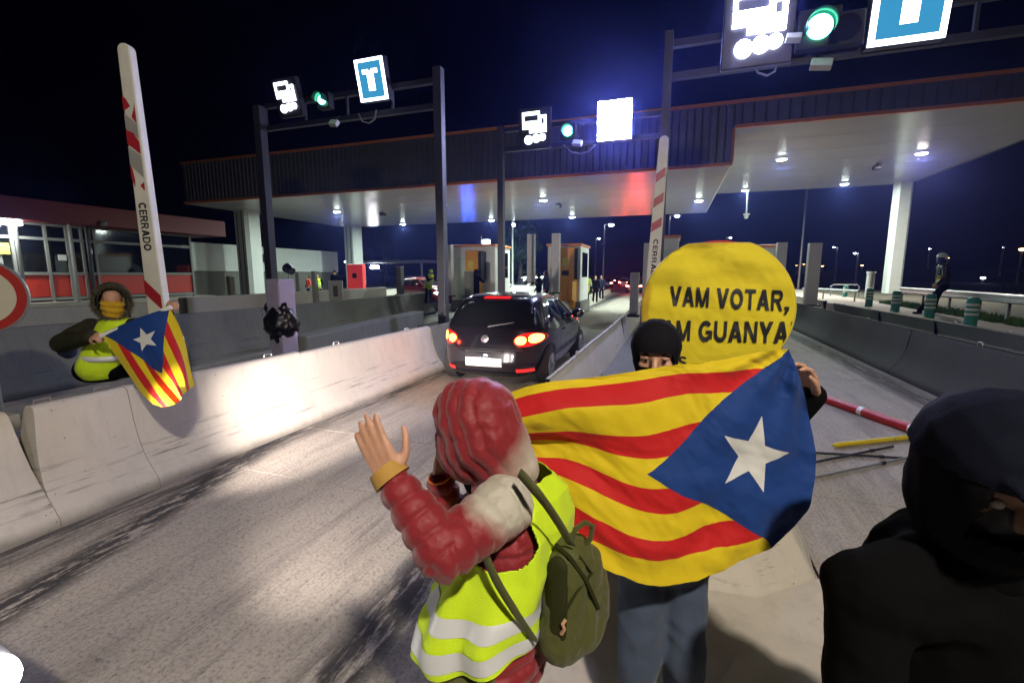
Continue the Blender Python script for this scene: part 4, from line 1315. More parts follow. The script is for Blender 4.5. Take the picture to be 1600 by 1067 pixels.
def patch(fn, u0, u1, z0, z1, nu=10, nz=6, off=.008, taper=0., skew=0.):
    """a skin patch that follows the body; taper narrows the top, skew shifts it"""
    rows = []
    for j in range(nz + 1):
        f = j / nz
        z = z0 + (z1 - z0) * f
        a, b = u0 + (u1 - u0) * taper * f * .5 + skew * f, u1 - (u1 - u0) * taper * f * .5 + skew * f
        rows.append([fn(a + (b - a) * i / nu, z, off) for i in range(nu + 1)])
    return MB().grid(rows)
def oval(fn, cu, cz, ru, rz_, off=.01, n=24, rot=0.):
    mb = MB()
    vs = [fn(cu, cz, off + .02)]
    for k, dd in ((.6, .014), (1., 0)):
        for i in range(n):
            a = 2 * math.pi * i / n
            du, dz = math.cos(a) * ru * k, math.sin(a) * rz_ * k
            vs.append(fn(cu + du * math.cos(rot) - dz * math.sin(rot), cz + du * math.sin(rot) + dz * math.cos(rot), off + dd))
    fs = [(0, 1 + i, 1 + (i + 1) % n) for i in range(n)] + [(1 + i, 1 + n + i, 1 + n + (i + 1) % n, 1 + (i + 1) % n) for i in range(n)]
    return mb.add(vs, fs)

def car(name, label, cat, loc, rz, paint, kind='hatch', group=None, tail='lit', head=None, detail=True, scale=1., core=None):
    t = thing(name, label, cat, loc, rz, group)
    t.scale = (scale * (1.06 if scale > 1 else 1), scale, scale)
    S = CarShape(kind)
    S.body().build('body', paint, t, smooth=True, sharp=180)
    rear = lambda u, z, o: S.rear(u, z, o)
    front = lambda u, z, o: S.front(u, z, o)
    zb = {'hatch': .97, 'van': 1.12, 'saloon': .93}[kind]
    zt = {'hatch': 1.385, 'van': 1.70, 'saloon': 1.33}[kind]
    wr = {'hatch': .70, 'van': .76, 'saloon': .66}[kind]
    rw = patch(rear, -wr, wr, zb, zt, 16, 8, .010, .12).build('rear_window', M_cglass, t, smooth=True, sharp=180)
    ws = patch(front, -wr * .95, wr * .95, zb + .06, zt - .03, 16, 8, .012, .1).build('windscreen', M_cglass, t, smooth=True, sharp=180)
    for sd in (-1, 1):
        sf = lambda u, z, o, sd=sd: S.side(sd, u, z, o)
        w0, r0, f0 = S.at(zb); w1, r1, f1 = S.at(zt)
        ya, yb = r0 + .42, f0 - .42
        ym = (ya + yb) / 2 - .1
        for a, b in ((ya, ym - .05), (ym + .05, yb)):
            rows = []
            for j in range(6):
                f = j / 5; z = zb + .03 + (zt - zb - .06) * f
                aa = a + (.22 * f if a == ya else 0); bb = b - (.62 * f if b == yb else 0)
                rows.append([sf(aa + (bb - aa) * i / 8, z, .010) for i in range(9)])
            MB().grid(rows).build('side_window', M_cglass, t, smooth=True, sharp=180)
        # wheels
        for yw in (-1.28, 1.30):
            sfw = S.at(.45)[0]
            w = MB().cyl((sd * (sfw - .17), yw, .31), (sd * (sfw + .012), yw, .31), .315, n=28).build('wheel', M_tyre, t, smooth=True)
            MB().disc((sd * (sfw + .016), yw, .31), (sd, 0, 0), .05, .205, .012, 24).build('rim', M_rim, w)
            if detail:
                for q in range(5):
                    a = q * 1.2566
                    MB().bar((sd * (sfw + .024), yw + math.cos(a) * .05, .31 + math.sin(a) * .05), (sd * (sfw + .024), yw + math.cos(a) * .2, .31 + math.sin(a) * .2), .03, .012, (1, 0, 0)).build('spoke', M_rim, w)
            arch = MB()
            rows = [[], []]
            for i in range(17):
                a = math.pi * i / 16
                for j, rr in ((0, .33), (1, .375)):
                    rows[j].append(S.side(sd, yw + math.cos(a) * rr, max(.2, .31 + math.sin(a) * rr), .010))
            arch.grid(rows).build('wheel_arch', M_black, t, smooth=True)
        if detail:
            mz = zb + .08
            w0, r0, f0 = S.at(mz)
            m = MB().ball((sd * (w0 + .13), f0 - .55, mz), .12, 14, 8, (1.0, .55, .75)).build('mirror', paint, t, smooth=True)
            MB().bar((sd * (w0 - .02), f0 - .52, mz - .03), (sd * (w0 + .08), f0 - .54, mz - .02), .05, .04).build('mirror_arm', M_black, m)
            for yy in (-.15, .9):
                MB().box(S.side(sd, yy - .25, .84, .02), (.025, .18, .03)).build('door_handle', paint, t, bevel=.006)
            for yy in (-.62, .22, 1.02):
                rows = [[S.side(sd, yy + d, .36 + .58 * k / 6, .0035) for d in (-.006, .006)] for k in range(7)]
                MB().grid(rows).build('door_seam', M_black, t)
    # rear lamps
    zl = {'hatch': .80, 'van': .95, 'saloon': .74}[kind]
    wl_ = S.at(zl)[0]
    for sd in (-1, 1):
        cx = wl_ * .735
        b = oval(rear, sd * cx, zl + .0, .195, .105, .012, rot=sd * .12).build('tail_light', M_tailr if tail else M_refl, t, smooth=True, sharp=180)
        if tail == 'lit':
            oval(rear, sd * (cx + .085), zl + .016, .086, .070, .026).build('lamp', core or M_tailc, b, smooth=True, sharp=180)
            oval(rear, sd * (cx - .090), zl - .010, .080, .064, .026).build('lamp', core or M_tailc, b, smooth=True, sharp=180)
        if detail:
            patch(rear, sd * .60 - .11, sd * .60 + .11, .285, .345, 4, 2, .02).build('reflector', M_refl, t)
    if head:
        for sd in (-1, 1):
            b = oval(front, sd * S.at(.64)[0] * .74, .64, .16, .085, .01, rot=-sd * .15).build('headlight', pm('clear lamp cover', (.5, .5, .5), .1, var=0), t, smooth=True, sharp=180)
            oval(front, sd * S.at(.64)[0] * .76, .645, .085, .06, .035).build('lamp', M_head, b, smooth=True, sharp=180)
    zp = {'hatch': .44, 'van': .62, 'saloon': .60}[kind]
    patch(rear, -.29, .29, zp - .068, zp + .068, 4, 2, .022).build('number_plate', M_plate, t)
    if detail:
        patch(rear, -.62, .62, .215, .275, 14, 2, .018).build('lower_bumper', M_black, t, smooth=True)
        rows = [[S.rear(-.74 + 1.48 * i / 20, z, .004) for i in range(21)] for z in (.635, .645)]
        MB().grid(rows).build('bumper_seam', M_black, t)
        patch(rear, -.22, .22, zt + .025, zt + .055, 8, 1, .02).build('brake_light', M_tailr if tail else M_refl, t)
        oval(rear, 0, .80, .06, .06, .012).build('badge', M_rim, t, smooth=True)
        wp = MB().bar(S.rear(.02, zb + .015, .03), S.rear(.42, zb + .09, .03), .02, .015).build('wiper', M_black, rw)
        patch(rear, -.30, .30, .60, .625, 4, 1, .03).build('plate_lamp_strip', M_black, t)
    return t

M_carb = pm('wet black car paint', (.010, .009, .014), .22, .0, var=.0, coat=1.0)
M_carr = pm('red car paint', (.50, .015, .012), .3, var=0, coat=.8)
M_carw = pm('white car paint', (.75, .75, .74), .3, var=0, coat=.6)
M_carg = pm('grey car paint', (.12, .12, .13), .3, .3, var=0, coat=.6)
XC = -2.91
YC = 6.95
c = car('hatchback_car', 'black hatchback driving away in the lane, tail lamps lit', 'car', (XC, YC + 2.02 * 1.06, -.0), 0, M_carb, scale=1.06)
l = lamp('plate_lamp', 'AREA', (XC, YC - .065, .585), 1.6, (1, .97, .95), .06, aim=(XC, YC - .02, .45)); l.parent = c; l.matrix_parent_inverse = (Matrix.Translation(c.location) @ Matrix.Diagonal((*c.scale, 1))).inverted()
for sd in (-1, 1):
    l = lamp('tail_lamp_light', 'POINT', (XC + sd * .70, YC - .14, .85), 4.5, (1, .08, .03), .06); l.parent = c; l.matrix_parent_inverse = (Matrix.Translation(c.location) @ Matrix.Diagonal((*c.scale, 1))).inverted()
# the next car: only its headlamp reaches into the bottom left corner
hl = (-1.925, 0.698, 0.660)
c = car('hatchback_car', 'next car whose round headlamp glares in the bottom left corner', 'car', (hl[0] - .66, hl[1] - 1.90, 0), 0, M_carg, head=True)
for sd in (-1, 1):
    hx = hl[0] - .66 + sd * .66
    l = lamp('headlamp_beam', 'SPOT', (hx, hl[1] + .12, .68), 3800 if sd < 0 else 330, (1.0, .88, .82), .05, aim=(hx - (1.25 if sd < 0 else .5), hl[1] + (7.5 if sd < 0 else 5), .52), spot=38 if sd < 0 else 74, blend=.8); l.parent = c; l.matrix_parent_inverse = (Matrix.Translation(c.location) @ Matrix.Diagonal((*c.scale, 1))).inverted()
car('estate_car', 'red car stopped at the far left lane beside the hi-vis man', 'car', ((-13.359, 22.000, 1.033)[0], 23.5, .3), R(-115), M_carr, 'hatch', tail=None, head=True)
car('people_carrier', 'white people carrier seen between the slab posts', 'car', ((-10.017, 31.000, 1.182)[0], 33, 0), R(150), M_carw, 'van', tail=None)
car('small_van', 'white van standing beside the left booth', 'car', ((-12.024, 29.000, 1.036)[0], 31, 0), R(10), M_carw, 'van', tail=None)
GQ = 'cars queueing beyond the toll'
q = car('queue_car', 'nearest braking car of the queue beyond the toll, right of the road', 'car', ((-3.812, 52.666, 0.000)[0], (-3.812, 52.666, 0.000)[1], 0), 0, M_carg, 'saloon', GQ, detail=False, core=M_tailq)
for lab, p, rz, mat in (('braking car of the queue in the middle of the road', (-7.481, 78.450, 0.423), 4, M_carw), ('braking car at the left of the queue, beside the red-lit barrier', (-9.392, 71.405, 0.636), 8, M_carg),
                     ('braking car far up the queue', (-11.059, 102.887, 0.510), 3, M_carg), ('braking car of the queue just left of the white booth post', (-4.045, 68.948, 0.434), -2, M_carr)):
    o = copy_tree(q)
    o['label'] = lab
    o.location = (p[0], p[1], 0); o.rotation_euler.z = R(rz)
    for ch in o.children:
        if ch.name.startswith('body'):
            ch.data = ch.data.copy(); ch.data.materials[0] = mat
for p in ((-3.812, 52.666, 0.000), (-8.411, 88.290, -0.000), (-4.404, 75.263, 0.000)):
    l = lamp('brake_glow', 'POINT', (p[0], p[1] - 2.6, .9), 260, (1, .05, .05), .3)

pb = (-22.837, 50.091, 10.553)
pv_ = car('assumed_police_van', 'assumed unseen van with blue beacons, placed far behind the left booth for its ceiling reflection', 'van', (pb[0], pb[1], 0), R(15), M_carw, 'van', tail=None, detail=False)  # unseen van, assumed from the blue reflection on the canopy ceiling
MB().box((0, .1, 1.90), (1.2, .25, .12)).build('light_bar', M_black, pv_, bevel=.02)
for sd in (-1, 1):
    MB().box((sd * .38, .1, 2.0), (.40, .22, .14)).build('beacon', emat('assumed blue beacon', (.05, .12, 1.0), 330), pv_, bevel=.03)  # assumed source, added to throw the blue streak onto the ceiling

# ---------------------------------------------------------------- figures
def capsule(mb, p, q, r0, r1, flat=None, n=14):
    """tapered round-ended limb; flat = (axis, scale) squashes or widens it across its own line"""
    p, q = V(p), V(q)
    L = (q - p).length
    d = (q - p).normalized() if L > 1e-6 else V(0, 0, 1)
    a, b, d = frame(d)
    st = []
    for i in range(5):
        t = math.pi / 2 * (1 - i / 4)
        st.append((p - d * r0 * math.sin(t), r0 * math.cos(t)))
    for i in range(5):
        t = math.pi / 2 * i / 4
        st.append((q + d * r1 * math.sin(t), r1 * math.cos(t)))
    vs = []
    for c, r in st:
        r = max(r, 1e-4)
        for k in range(n):
            t = 2 * math.pi * k / n
            o = (a * math.cos(t) + b * math.sin(t)) * r
            if flat:
                ax, s = V(flat[0]).normalized(), flat[1]
                o = o + ax * o.dot(ax) * (s - 1)
            vs.append(c + o)
    m = len(st)
    fs = [(i * n + k, i * n + (k + 1) % n, (i + 1) * n + (k + 1) % n, (i + 1) * n + k) for i in range(m - 1) for k in range(n)]
    fs += [tuple(range(n - 1, -1, -1)), tuple(range((m - 1) * n, m * n))]
    mb.add(vs, fs)

def remesh(segs, voxel, smooth=4, factor=.5):
    """melt overlapping limbs into one continuous surface"""
    mb = MB()
    for s in segs:
        if isinstance(s, MB):
            mb.add(s.v, s.f)
        else:
            capsule(mb, *s)
    me = bpy.data.meshes.new('tmp')
    me.from_pydata([tuple(v) for v in mb.v], [], mb.f)
    bm = bmesh.new(); bm.from_mesh(me); bmesh.ops.recalc_face_normals(bm, faces=bm.faces); bm.to_mesh(me); bm.free()
    o = bpy.data.objects.new('tmp', me)
    col.objects.link(o)
    q = o.modifiers.new('r', 'REMESH'); q.mode = 'VOXEL'; q.voxel_size = voxel; q.use_smooth_shade = True
    if smooth:
        q = o.modifiers.new('s', 'SMOOTH'); q.factor = factor; q.iterations = smooth
    dg = bpy.context.evaluated_depsgraph_get()
    out = bpy.data.meshes.new_from_object(o.evaluated_get(dg))
    bpy.data.objects.remove(o); bpy.data.meshes.remove(me)
    return out

def place(name, me, mat, parent, fn=None, keep=None, world=True):
    """link a remeshed surface under its thing; fn moves vertices (p, n) -> p, keep(p) drops faces"""
    if fn:
        ns = [V(v.normal) for v in me.vertices]
        for v, n in zip(me.vertices, ns):
            v.co = fn(V(v.co), n)
    if keep:
        bm = bmesh.new(); bm.from_mesh(me)
        bmesh.ops.delete(bm, geom=[f for f in bm.faces if not keep(f.calc_center_median())], context='FACES')
        bm.to_mesh(me); bm.free()
    if world and parent is not None:
        L = V(parent.location)
        rm = Matrix.Rotation(-parent.rotation_euler.z, 4, 'Z') @ Matrix.Translation(-L)
        me.transform(rm)
    me.polygons.foreach_set('use_smooth', [True] * len(me.polygons))
    me.name = name
    o = bpy.data.objects.new(name, me)
    me.materials.clear(); me.materials.append(mat)
    col.objects.link(o)
    o.parent = parent
    return o

def hand_segs(w, d, nb, side, curl=.35, s=1., spread=.16, thumb=.7):
    """palm and five fingers: w wrist, d pointing direction, nb back-of-hand normal, side +1/-1 picks the thumb side"""
    w, d, nb = V(w), V(d).normalized(), V(nb).normalized()
    nb = (nb - d * nb.dot(d)).normalized()
    l = d.cross(nb).normalized() * side
    out = [(w - d * .03 * s, w + d * .02 * s, .026 * s, .026 * s, (nb, .72))]
    L = [.082, .090, .084, .068]
    for i in range(4):
        off = (1.5 - i) * .0195 * s
        k = w + d * (.088 - .005 * abs(i - 1.2)) * s + l * off
        out.append((w + l * off * .75 + d * .012 * s, k, .0155 * s, .0125 * s))
        dd = (d + l * (1.5 - i) * spread * .5).normalized()
        p = k
        ang = 0
        for j, f in enumerate((.46, .30, .24)):
            ang += curl * (1.0 if j else .7)
            v = (dd * math.cos(ang) - nb * math.sin(ang)).normalized()
            q = p + v * L[i] * f * s
            out.append((p, q, (.0100 - .0008 * j) * s, (.0094 - .0010 * j) * s))
            p = q
    b = w + d * .022 * s + l * .024 * s - nb * .006 * s
    v1 = (d * .75 + l * thumb - nb * .25).normalized()
    v2 = (d * .95 + l * thumb * .45 - nb * .30).normalized()
    v3 = (d * 1.0 + l * thumb * .15 - nb * .45).normalized()
    m1 = b + v1 * .042 * s
    m2 = m1 + v2 * .034 * s
    out += [(b, m1, .0150 * s, .0118 * s), (m1, m2, .0112 * s, .0102 * s), (m2, m2 + v3 * .026 * s, .0100 * s, .0085 * s)]
    return out

def head_segs(c, fwd, up, s=1.):
    """skull, jaw, nose, ears, brow: c = middle of the head (eye height)"""
    c, f, u = V(c), V(fwd).normalized(), V(up).normalized()
    r = f.cross(u).normalized()
    o = [(c + u * .030 * s - f * .018 * s, c + u * .034 * s + f * .012 * s, .093 * s, .088 * s, (r, .86)),
         (c - u * .02 * s + f * .022 * s, c - u * .075 * s + f * .040 * s, .068 * s, .040 * s, (r, 1.0)),
         (c + u * .012 * s + f * .088 * s, c - u * .028 * s + f * .104 * s, .010 * s, .015 * s),
         (c - u * .060 * s + f * .083 * s - r * .016 * s, c - u * .060 * s + f * .083 * s + r * .016 * s, .010 * s, .010 * s)]
    for sd in (-1, 1):
        o.append((c + r * sd * .079 * s - u * .03 * s - f * .012 * s, c + r * sd * .083 * s + u * .018 * s - f * .016 * s, .011 * s, .016 * s, (r, .5)))
        o.append((c + u * .026 * s + f * .077 * s + r * sd * .016 * s, c + u * .024 * s + f * .064 * s + r * sd * .048 * s, .012 * s, .010 * s))
        o.append((c - u * .020 * s + f * .062 * s + r * sd * .040 * s, c - u * .030 * s + f * .054 * s + r * sd * .045 * s, .022 * s, .020 * s))
    return o

def cloth_mat(name, base, weave=260, rough=.85, fold=.4, fscale=9, var=.16):
    if name in MATS: return MATS[name]
    m = bpy.data.materials.new(name)
    g = NT(m)
    co = g.coord()
    n = g.noise(co, 7, 4)
    g.put(g.b.inputs['Base Color'], g.mix(n, tuple(v * (1 - var) for v in base), tuple(min(1, v * (1 + var)) for v in base)))
    g.b.inputs['Roughness'].default_value = rough
    g.b.inputs['Sheen Weight'].default_value = .1 if max(base) > .03 else 0.
    g.b.inputs['Specular IOR Level'].default_value = .2 if max(base) > .03 else .08
    h = g.m('ADD', g.m('MULTIPLY', g.noise(co, weave, 2), .12), g.noise(g.mapped(co, (1, 1, .55)), fscale, 3, .5))
    g.bump(h, fold, .03)
    MATS[name] = m
    return m
M_skin = pm('skin', (.50, .27, .18), .5, var=.08, scale=14, bump=.15, bscale=120)
M_skind = pm('tanned skin', (.17, .085, .05), .5, var=.08, scale=14, bump=.15, bscale=120)
M_hivis = cloth_mat('fluorescent yellow vest', (.58, .80, .02), 300, .7, .5, 7, .08)
M_reflb = pm('silver reflective tape', (.66, .68, .70), .5, .1, var=.03, scale=4)
M_blk = cloth_mat('black cloth', (.0035, .0035, .004), 240, .95, .5, 8)
M_blkj = cloth_mat('dark olive black jacket', (.030, .030, .018), 240, .8, .5, 8)
M_jeans = cloth_mat('blue grey jeans', (.055, .075, .12), 320, .9, .55, 10)
M_navy = cloth_mat('navy cloth', (.015, .018, .05), 240, .85, .4, 8)
M_olive = cloth_mat('olive cloth', (.10, .10, .035), 260, .85, .4, 8)
M_shoe = pm('dark shoe leather', (.02, .018, .016), .5)
M_knit = cloth_mat('black knit', (.008, .008, .010), 180, .95, .35, 14)

def legs_segs(hip, kn, an, s=1., rh=.088, rk=.062, ra=.052):
    o = []
    for h, k, a in zip(hip, kn, an):
        o += [(h, k, rh * s, rk * s), (k, a, rk * s, ra * s)]
    return o
def shoe(name, ank, toe_dir, parent, mat=None, s=1.):
    a = V(ank); d = V(toe_dir).normalized()
    me = remesh([(a + V(0, 0, -.01), a + V(0, 0, -.045), .048 * s, .045 * s), (V(a.x, a.y, a.z - .055) - d * .05, V(a.x, a.y, a.z - .062) + d * .15, .042 * s, .036 * s), ], .012, 3)
    return place(name, me, mat or M_shoe, parent)

def simple_person(label, base, rz, h=1.72, top=None, trousers=None, hair=None, vest=False, hood=False, cap=None, pose='stand', group='people at the toll booths', arms=None, voxel=.022):
    """a standing figure seen at a distance, facing local -y"""
    t = thing('person', label, 'person', base, rz, group)
    s = h / 1.72
    Z = lambda x, y, z: V(x * s, y * s, z * s)
    top = top or M_blk; trousers = trousers or M_navy
    hipw = .09
    hip = [Z(-hipw, 0, .90), Z(hipw, 0, .90)]; kn = [Z(-.11, -.03, .50), Z(.11, -.02, .50)]; an = [Z(-.12, .02, .10), Z(.12, .0, .10)]
    sh = [Z(-.19, 0, 1.40), Z(.19, 0, 1.40)]
    el = [Z(-.27, .03, 1.13), Z(.27, .03, 1.13)]; wr = [Z(-.25, -.10, .90), Z(.25, -.10, .90)]
    lean = V(0, 0, 0)
    if pose == 'folded':
        el = [Z(-.27, -.02, 1.14), Z(.27, -.02, 1.14)]; wr = [Z(.10, -.22, 1.16), Z(-.10, -.24, 1.12)]
    if pose == 'reach':
        el = [Z(-.24, -.18, 1.16), Z(.26, .04, 1.12)]; wr = [Z(-.20, -.42, 1.14), Z(.22, -.10, .92)]
    if pose == 'bend':
        lean = V(0, -.22, -.06)
        sh = [p + lean for p in sh]; el = [Z(-.24, -.42, 1.15), Z(.24, -.40, 1.15)]; wr = [Z(-.18, -.58, 1.22), Z(.16, -.56, 1.20)]
    neck = Z(0, 0, 1.46) + lean
    hc = Z(0, -.02, 1.60) + lean * 1.25
    f, u = V(0, -1, 0), V(0, 0, 1)
    segs = head_segs(hc, f, u, s) + [(neck, hc, .052, .05), (Z(0, 0, 1.0), neck, .11, .07)]
    for a, b, c, sd in zip(sh, el, wr, (-1, 1)):
        segs += [(neck, a, .06, .05), (a, b, .05, .04), (b, c, .04, .03)]
        segs += hand_segs(c, (c - b), (sd, 0, 0), 1, .5)
    for a, b, c in zip(hip, kn, an):
        segs += [(Z(0, 0, 1.0), a, .1, .08), (a, b, .07, .05), (b, c, .05, .04)]
    place('body', remesh(segs, .014, 2), M_skin, t, world=False)
    tor = [(Z(0, 0, .92), Z(0, 0, 1.12) + lean * .4, .15, .15, ((1, 0, 0), 1.12)), (Z(0, 0, 1.12) + lean * .4, Z(0, 0, 1.34) + lean * .9, .15, .145, ((1, 0, 0), 1.25)), (sh[0], sh[1], .085, .085), (sh[0] * .5 + sh[1] * .5, neck, .09, .07)]
    arm = []
    for a, b, c in zip(sh, el, wr):
        arm += [(a, b, .078, .062), (b, c, .060, .048)]
    place('jacket', remesh(tor + arm, voxel, 3), top, t, world=False)
    place('trousers', remesh([(Z(-.06, 0, .94), Z(.06, 0, .94), .135, .135)] + legs_segs(hip, kn, an, 1., .098, .074, .06), voxel, 3), trousers, t, world=False)
    for a in an: shoe('shoe', a, (0, -1, 0), t)
    if vest:
        place('hi_vis_vest', remesh([(Z(0, 0, .84), Z(0, 0, 1.12) + lean * .4, .172, .170, ((1, 0, 0), 1.15)), (Z(0, 0, 1.12) + lean * .4, Z(0, 0, 1.36) + lean * .9, .170, .16, ((1, 0, 0), 1.22)), (sh[0] * .8 + sh[1] * .2, sh[1] * .8 + sh[0] * .2, .10, .10)], voxel * .8, 2), M_hivis, t, world=False)
        for z in (.98, 1.12):
            mb = MB(); n = 28
            rows = [[(.218 * math.cos(6.2832 * i / n), .195 * math.sin(6.2832 * i / n) + lean.y * .35, z + dz) for i in range(n + 1)] for dz in (0, .05)]
            mb.grid(rows).build('reflective_band', M_reflb, t, smooth=True, solid=.004)
    if hood:
        place('hood', remesh([(hc + V(0, .015, .035), hc + V(0, .02, -.05), .118, .11), (hc + V(0, .03, -.08), neck, .11, .10)], .018, 2), top, t, world=False, keep=lambda p, c=hc: not (p.y < c.y - .045 and abs(p.x) < .07 and abs(p.z - c.z) < .085))
    elif cap:
        place('cap', remesh([(hc + V(0, .01, .05), hc + V(0, .0, .055), .1, .098), (hc + V(0, -.08, .05), hc + V(0, -.13, .04), .05, .04, ((0, 0, 1), .3))], .016, 2), cap, t, world=False)
    elif hair:
        place('hair', remesh([(hc + V(0, .02, .04), hc + V(0, .03, -.02), .1, .09)], .016, 2), hair, t, world=False, keep=lambda p, c=hc: p.y > c.y - .06 or p.z > c.z + .06)
    return t
M_hair = cloth_mat('dark hair', (.02, .014, .01), 200, .6, .6, 40)
M_lime = cloth_mat('pale yellow jacket', (.62, .66, .25), 240, .8, .4, 8)
GPp = 'people at the toll booths'
def stand(px, D):
    return px
simple_person('standing man in pale hi-vis top, arms crossed, beside the right booth', ((-4.489, 25.500, 0.486)[0] + .0, 25.5, .12), R(25), 1.86, M_lime, M_navy, M_hair, vest=True, pose='folded')
simple_person('dark dressed person with a backpack, front one of the couple behind the black car', ((-5.449, 20.500, 1.258)[0], 20.5, .30), R(-60), 1.78, M_navy, M_blk, None, hood=True, pose='reach')
simple_person('dark dressed person behind the couple, nearer the slab post above the car roof', ((-5.983, 21.200, 1.294)[0], 21.2, .3), R(-90), 1.72, M_blk, M_blk, M_hair, pose='reach')
simple_person('hi-vis man bending to the red car', ((-11.165, 19.800, 1.284)[0], 19.8, .50), R(60), 1.72, M_blk, M_navy, None, vest=True, cap=M_hivis, pose='bend')
simple_person('dark hooded person at the left payment machine', ((-9.065, 20.800, 1.339)[0], 20.8, .42), R(160), 1.74, M_blk, M_blk, None, hood=True, pose='reach')
simple_person('black clad officer behind the white picture panel', ((-21.040, 25.000, 1.059)[0], 25, .4), R(10), 1.8, M_blk, M_blk, None, cap=M_blk)
simple_person('person in a hi-vis vest standing far left of the officer', ((-24.198, 27.000, 0.978)[0], 27, .1), R(20), 1.8, M_blk, M_navy, M_hair, vest=True)
simple_person('person in a red vest standing behind the thin slab post', ((-26.057, 28.000, 0.936)[0], 28, .1), R(-20), 1.75, cloth_mat('red vest cloth', (.6, .06, .03)), M_navy, M_hair)
for lab, p, rz, top, tr in (('dark bystander right of the standing hi-vis man', (-4.671, 30.000, 0.870), 30, M_blk, M_blk), ('dark bystander farthest along the red-lit barrier', (-4.833, 34.000, 0.971), -20, M_navy, M_blk)):
    simple_person(lab, (p[0], p[1], .1), R(rz), 1.75, top, tr, M_hair)

# ---------------------------------------------------------------- estelada flags
def flag_mat(name, fade=1.0, ut=.577):
    """nine stripes, blue hoist triangle, white star; drawn in the cloth's own UV"""
    m = bpy.data.materials.new(name)
    g = NT(m)
    uv = g.coord('UV')
    u, v, _ = g.sep(uv)
    k = g.m('FLOOR', g.m('MULTIPLY', v, 9.0))
    red = g.m('MODULO', k, 2.0)
    c = g.mix(red, (.66, .50, .010), (.50, .010, .012))
    tri = g.m('LESS_THAN', g.m('ABSOLUTE', g.m('SUBTRACT', v, .5)), g.m('MULTIPLY', g.m('SUBTRACT', 1.0, g.m('DIVIDE', u, ut)), .5))
    c = g.mix(tri, c, (.006, .040, .20))
    # five-pointed star: smallest-fold polar distance
    x = g.m('SUBTRACT', g.m('MULTIPLY', u, 1.5), ut * 1.5 * .355)
    y = g.m('SUBTRACT', v, .5)
    ang = g.m('ADD', g.m('ARCTAN2', y, x), math.pi + math.pi / 5)
    seg = 2 * math.pi / 5
    a = g.m('ABSOLUTE', g.m('SUBTRACT', g.m('MODULO', g.m('ADD', ang, STAR_ROT), seg), seg / 2))
    r = g.m('SQRT', g.m('ADD', g.m('MULTIPLY', x, x), g.m('MULTIPLY', y, y)))
    px_, py_ = g.m('MULTIPLY', r, g.m('COSINE', a)), g.m('MULTIPLY', r, g.m('SINE', a))
    # tip at (Ro, 0), notch at angle 36 deg radius Ri
    Ro = .175; Ri = Ro * .40
    nx, ny = Ri * math.cos(math.pi / 5), Ri * math.sin(math.pi / 5)
    ex, ey = nx - Ro, ny
    cr = g.m('SUBTRACT', g.m('MULTIPLY', ex, py_), g.m('MULTIPLY', ey, g.m('SUBTRACT', px_, Ro)))
    star = g.m('LESS_THAN', g.m('MULTIPLY', cr, -1.0), 0.0)
    c = g.mix(star, c, (.62, .63, .62))
    n = g.noise(g.coord(), 6, 3)
    c = g.mix(g.m('MULTIPLY', n, .22), c, (.25, .2, .1), 'MULTIPLY')
    g.put(g.b.inputs['Base Color'], c)
    g.b.inputs['Roughness'].default_value = .72
    g.b.inputs['Sheen Weight'].default_value = .1
    g.b.inputs['Specular IOR Level'].default_value = .25
    h = g.m('ADD', g.m('MULTIPLY', g.noise(g.coord(), 260, 2), .10), g.noise(g.coord(), 11, 3, .5))
    g.bump(h, .22, .02)
    return m

def net_surface(net, us, vs, nu, nv, ripple=None):
    """smooth interpolation of a control net net[col][row] given at parameters us, vs"""
    net = np.array(net, float)
    us = np.array(us); vs = np.array(vs)
    U = np.linspace(us[0], us[-1], nu); W = np.linspace(vs[0], vs[-1], nv)
    def spline(xs, ys, q):
        # Catmull-Rom style cubic Hermite with finite-difference tangents
        n = len(xs)
        tg = np.zeros_like(ys)
        for i in range(n):
            if i == 0: tg[i] = (ys[1] - ys[0]) / (xs[1] - xs[0])
            elif i == n - 1: tg[i] = (ys[-1] - ys[-2]) / (xs[-1] - xs[-2])
            else:
                h0, h1 = xs[i] - xs[i - 1], xs[i + 1] - xs[i]
                tg[i] = ((ys[i] - ys[i - 1]) / h0 * h1 + (ys[i + 1] - ys[i]) / h1 * h0) / (h0 + h1)
        out = []
        for x in q:
            i = min(max(np.searchsorted(xs, x) - 1, 0), n - 2)
            h = xs[i + 1] - xs[i]; t = (x - xs[i]) / h
            out.append((2 * t**3 - 3 * t**2 + 1) * ys[i] + (t**3 - 2 * t**2 + t) * h * tg[i] + (-2 * t**3 + 3 * t**2) * ys[i + 1] + (t**3 - t**2) * h * tg[i + 1])
        return np.array(out)
    cols = [spline(vs, net[i], W) for i in range(len(us))]          # per control column, over v
    grid = np.zeros((nu, nv, 3))
    cols = np.array(cols)
    for j in range(nv):
        grid[:, j] = spline(us, cols[:, j], U)
    return U, W, grid

def flag(name, label, base, net, us, vs, mat, nu=110, nv=80, ripple=None, cat='flag'):
    U, W, G_ = net_surface(net, us, vs, nu, nv)
    t = thing(name, label, cat, base)
    me = bpy.data.meshes.new('cloth')
    vs_ = []
    for i in range(nu):
        for j in range(nv):
            p = V(G_[i, j])
            if ripple: p = p + V(ripple(U[i], W[j]))
            vs_.append(tuple(p - V(base)))
    fs = [(i * nv + j, (i + 1) * nv + j, (i + 1) * nv + j + 1, i * nv + j + 1) for i in range(nu - 1) for j in range(nv - 1)]
    me.from_pydata(vs_, [], fs)
    uvl = me.uv_layers.new(name='UVMap')
    for p in me.polygons:
        for li in p.loop_indices:
            vi = me.loops[li].vertex_index
            uvl.data[li].uv = (U[vi // nv], W[vi % nv])
    link('cloth', me, mat, t, smooth=True, sharp=180)
    return t

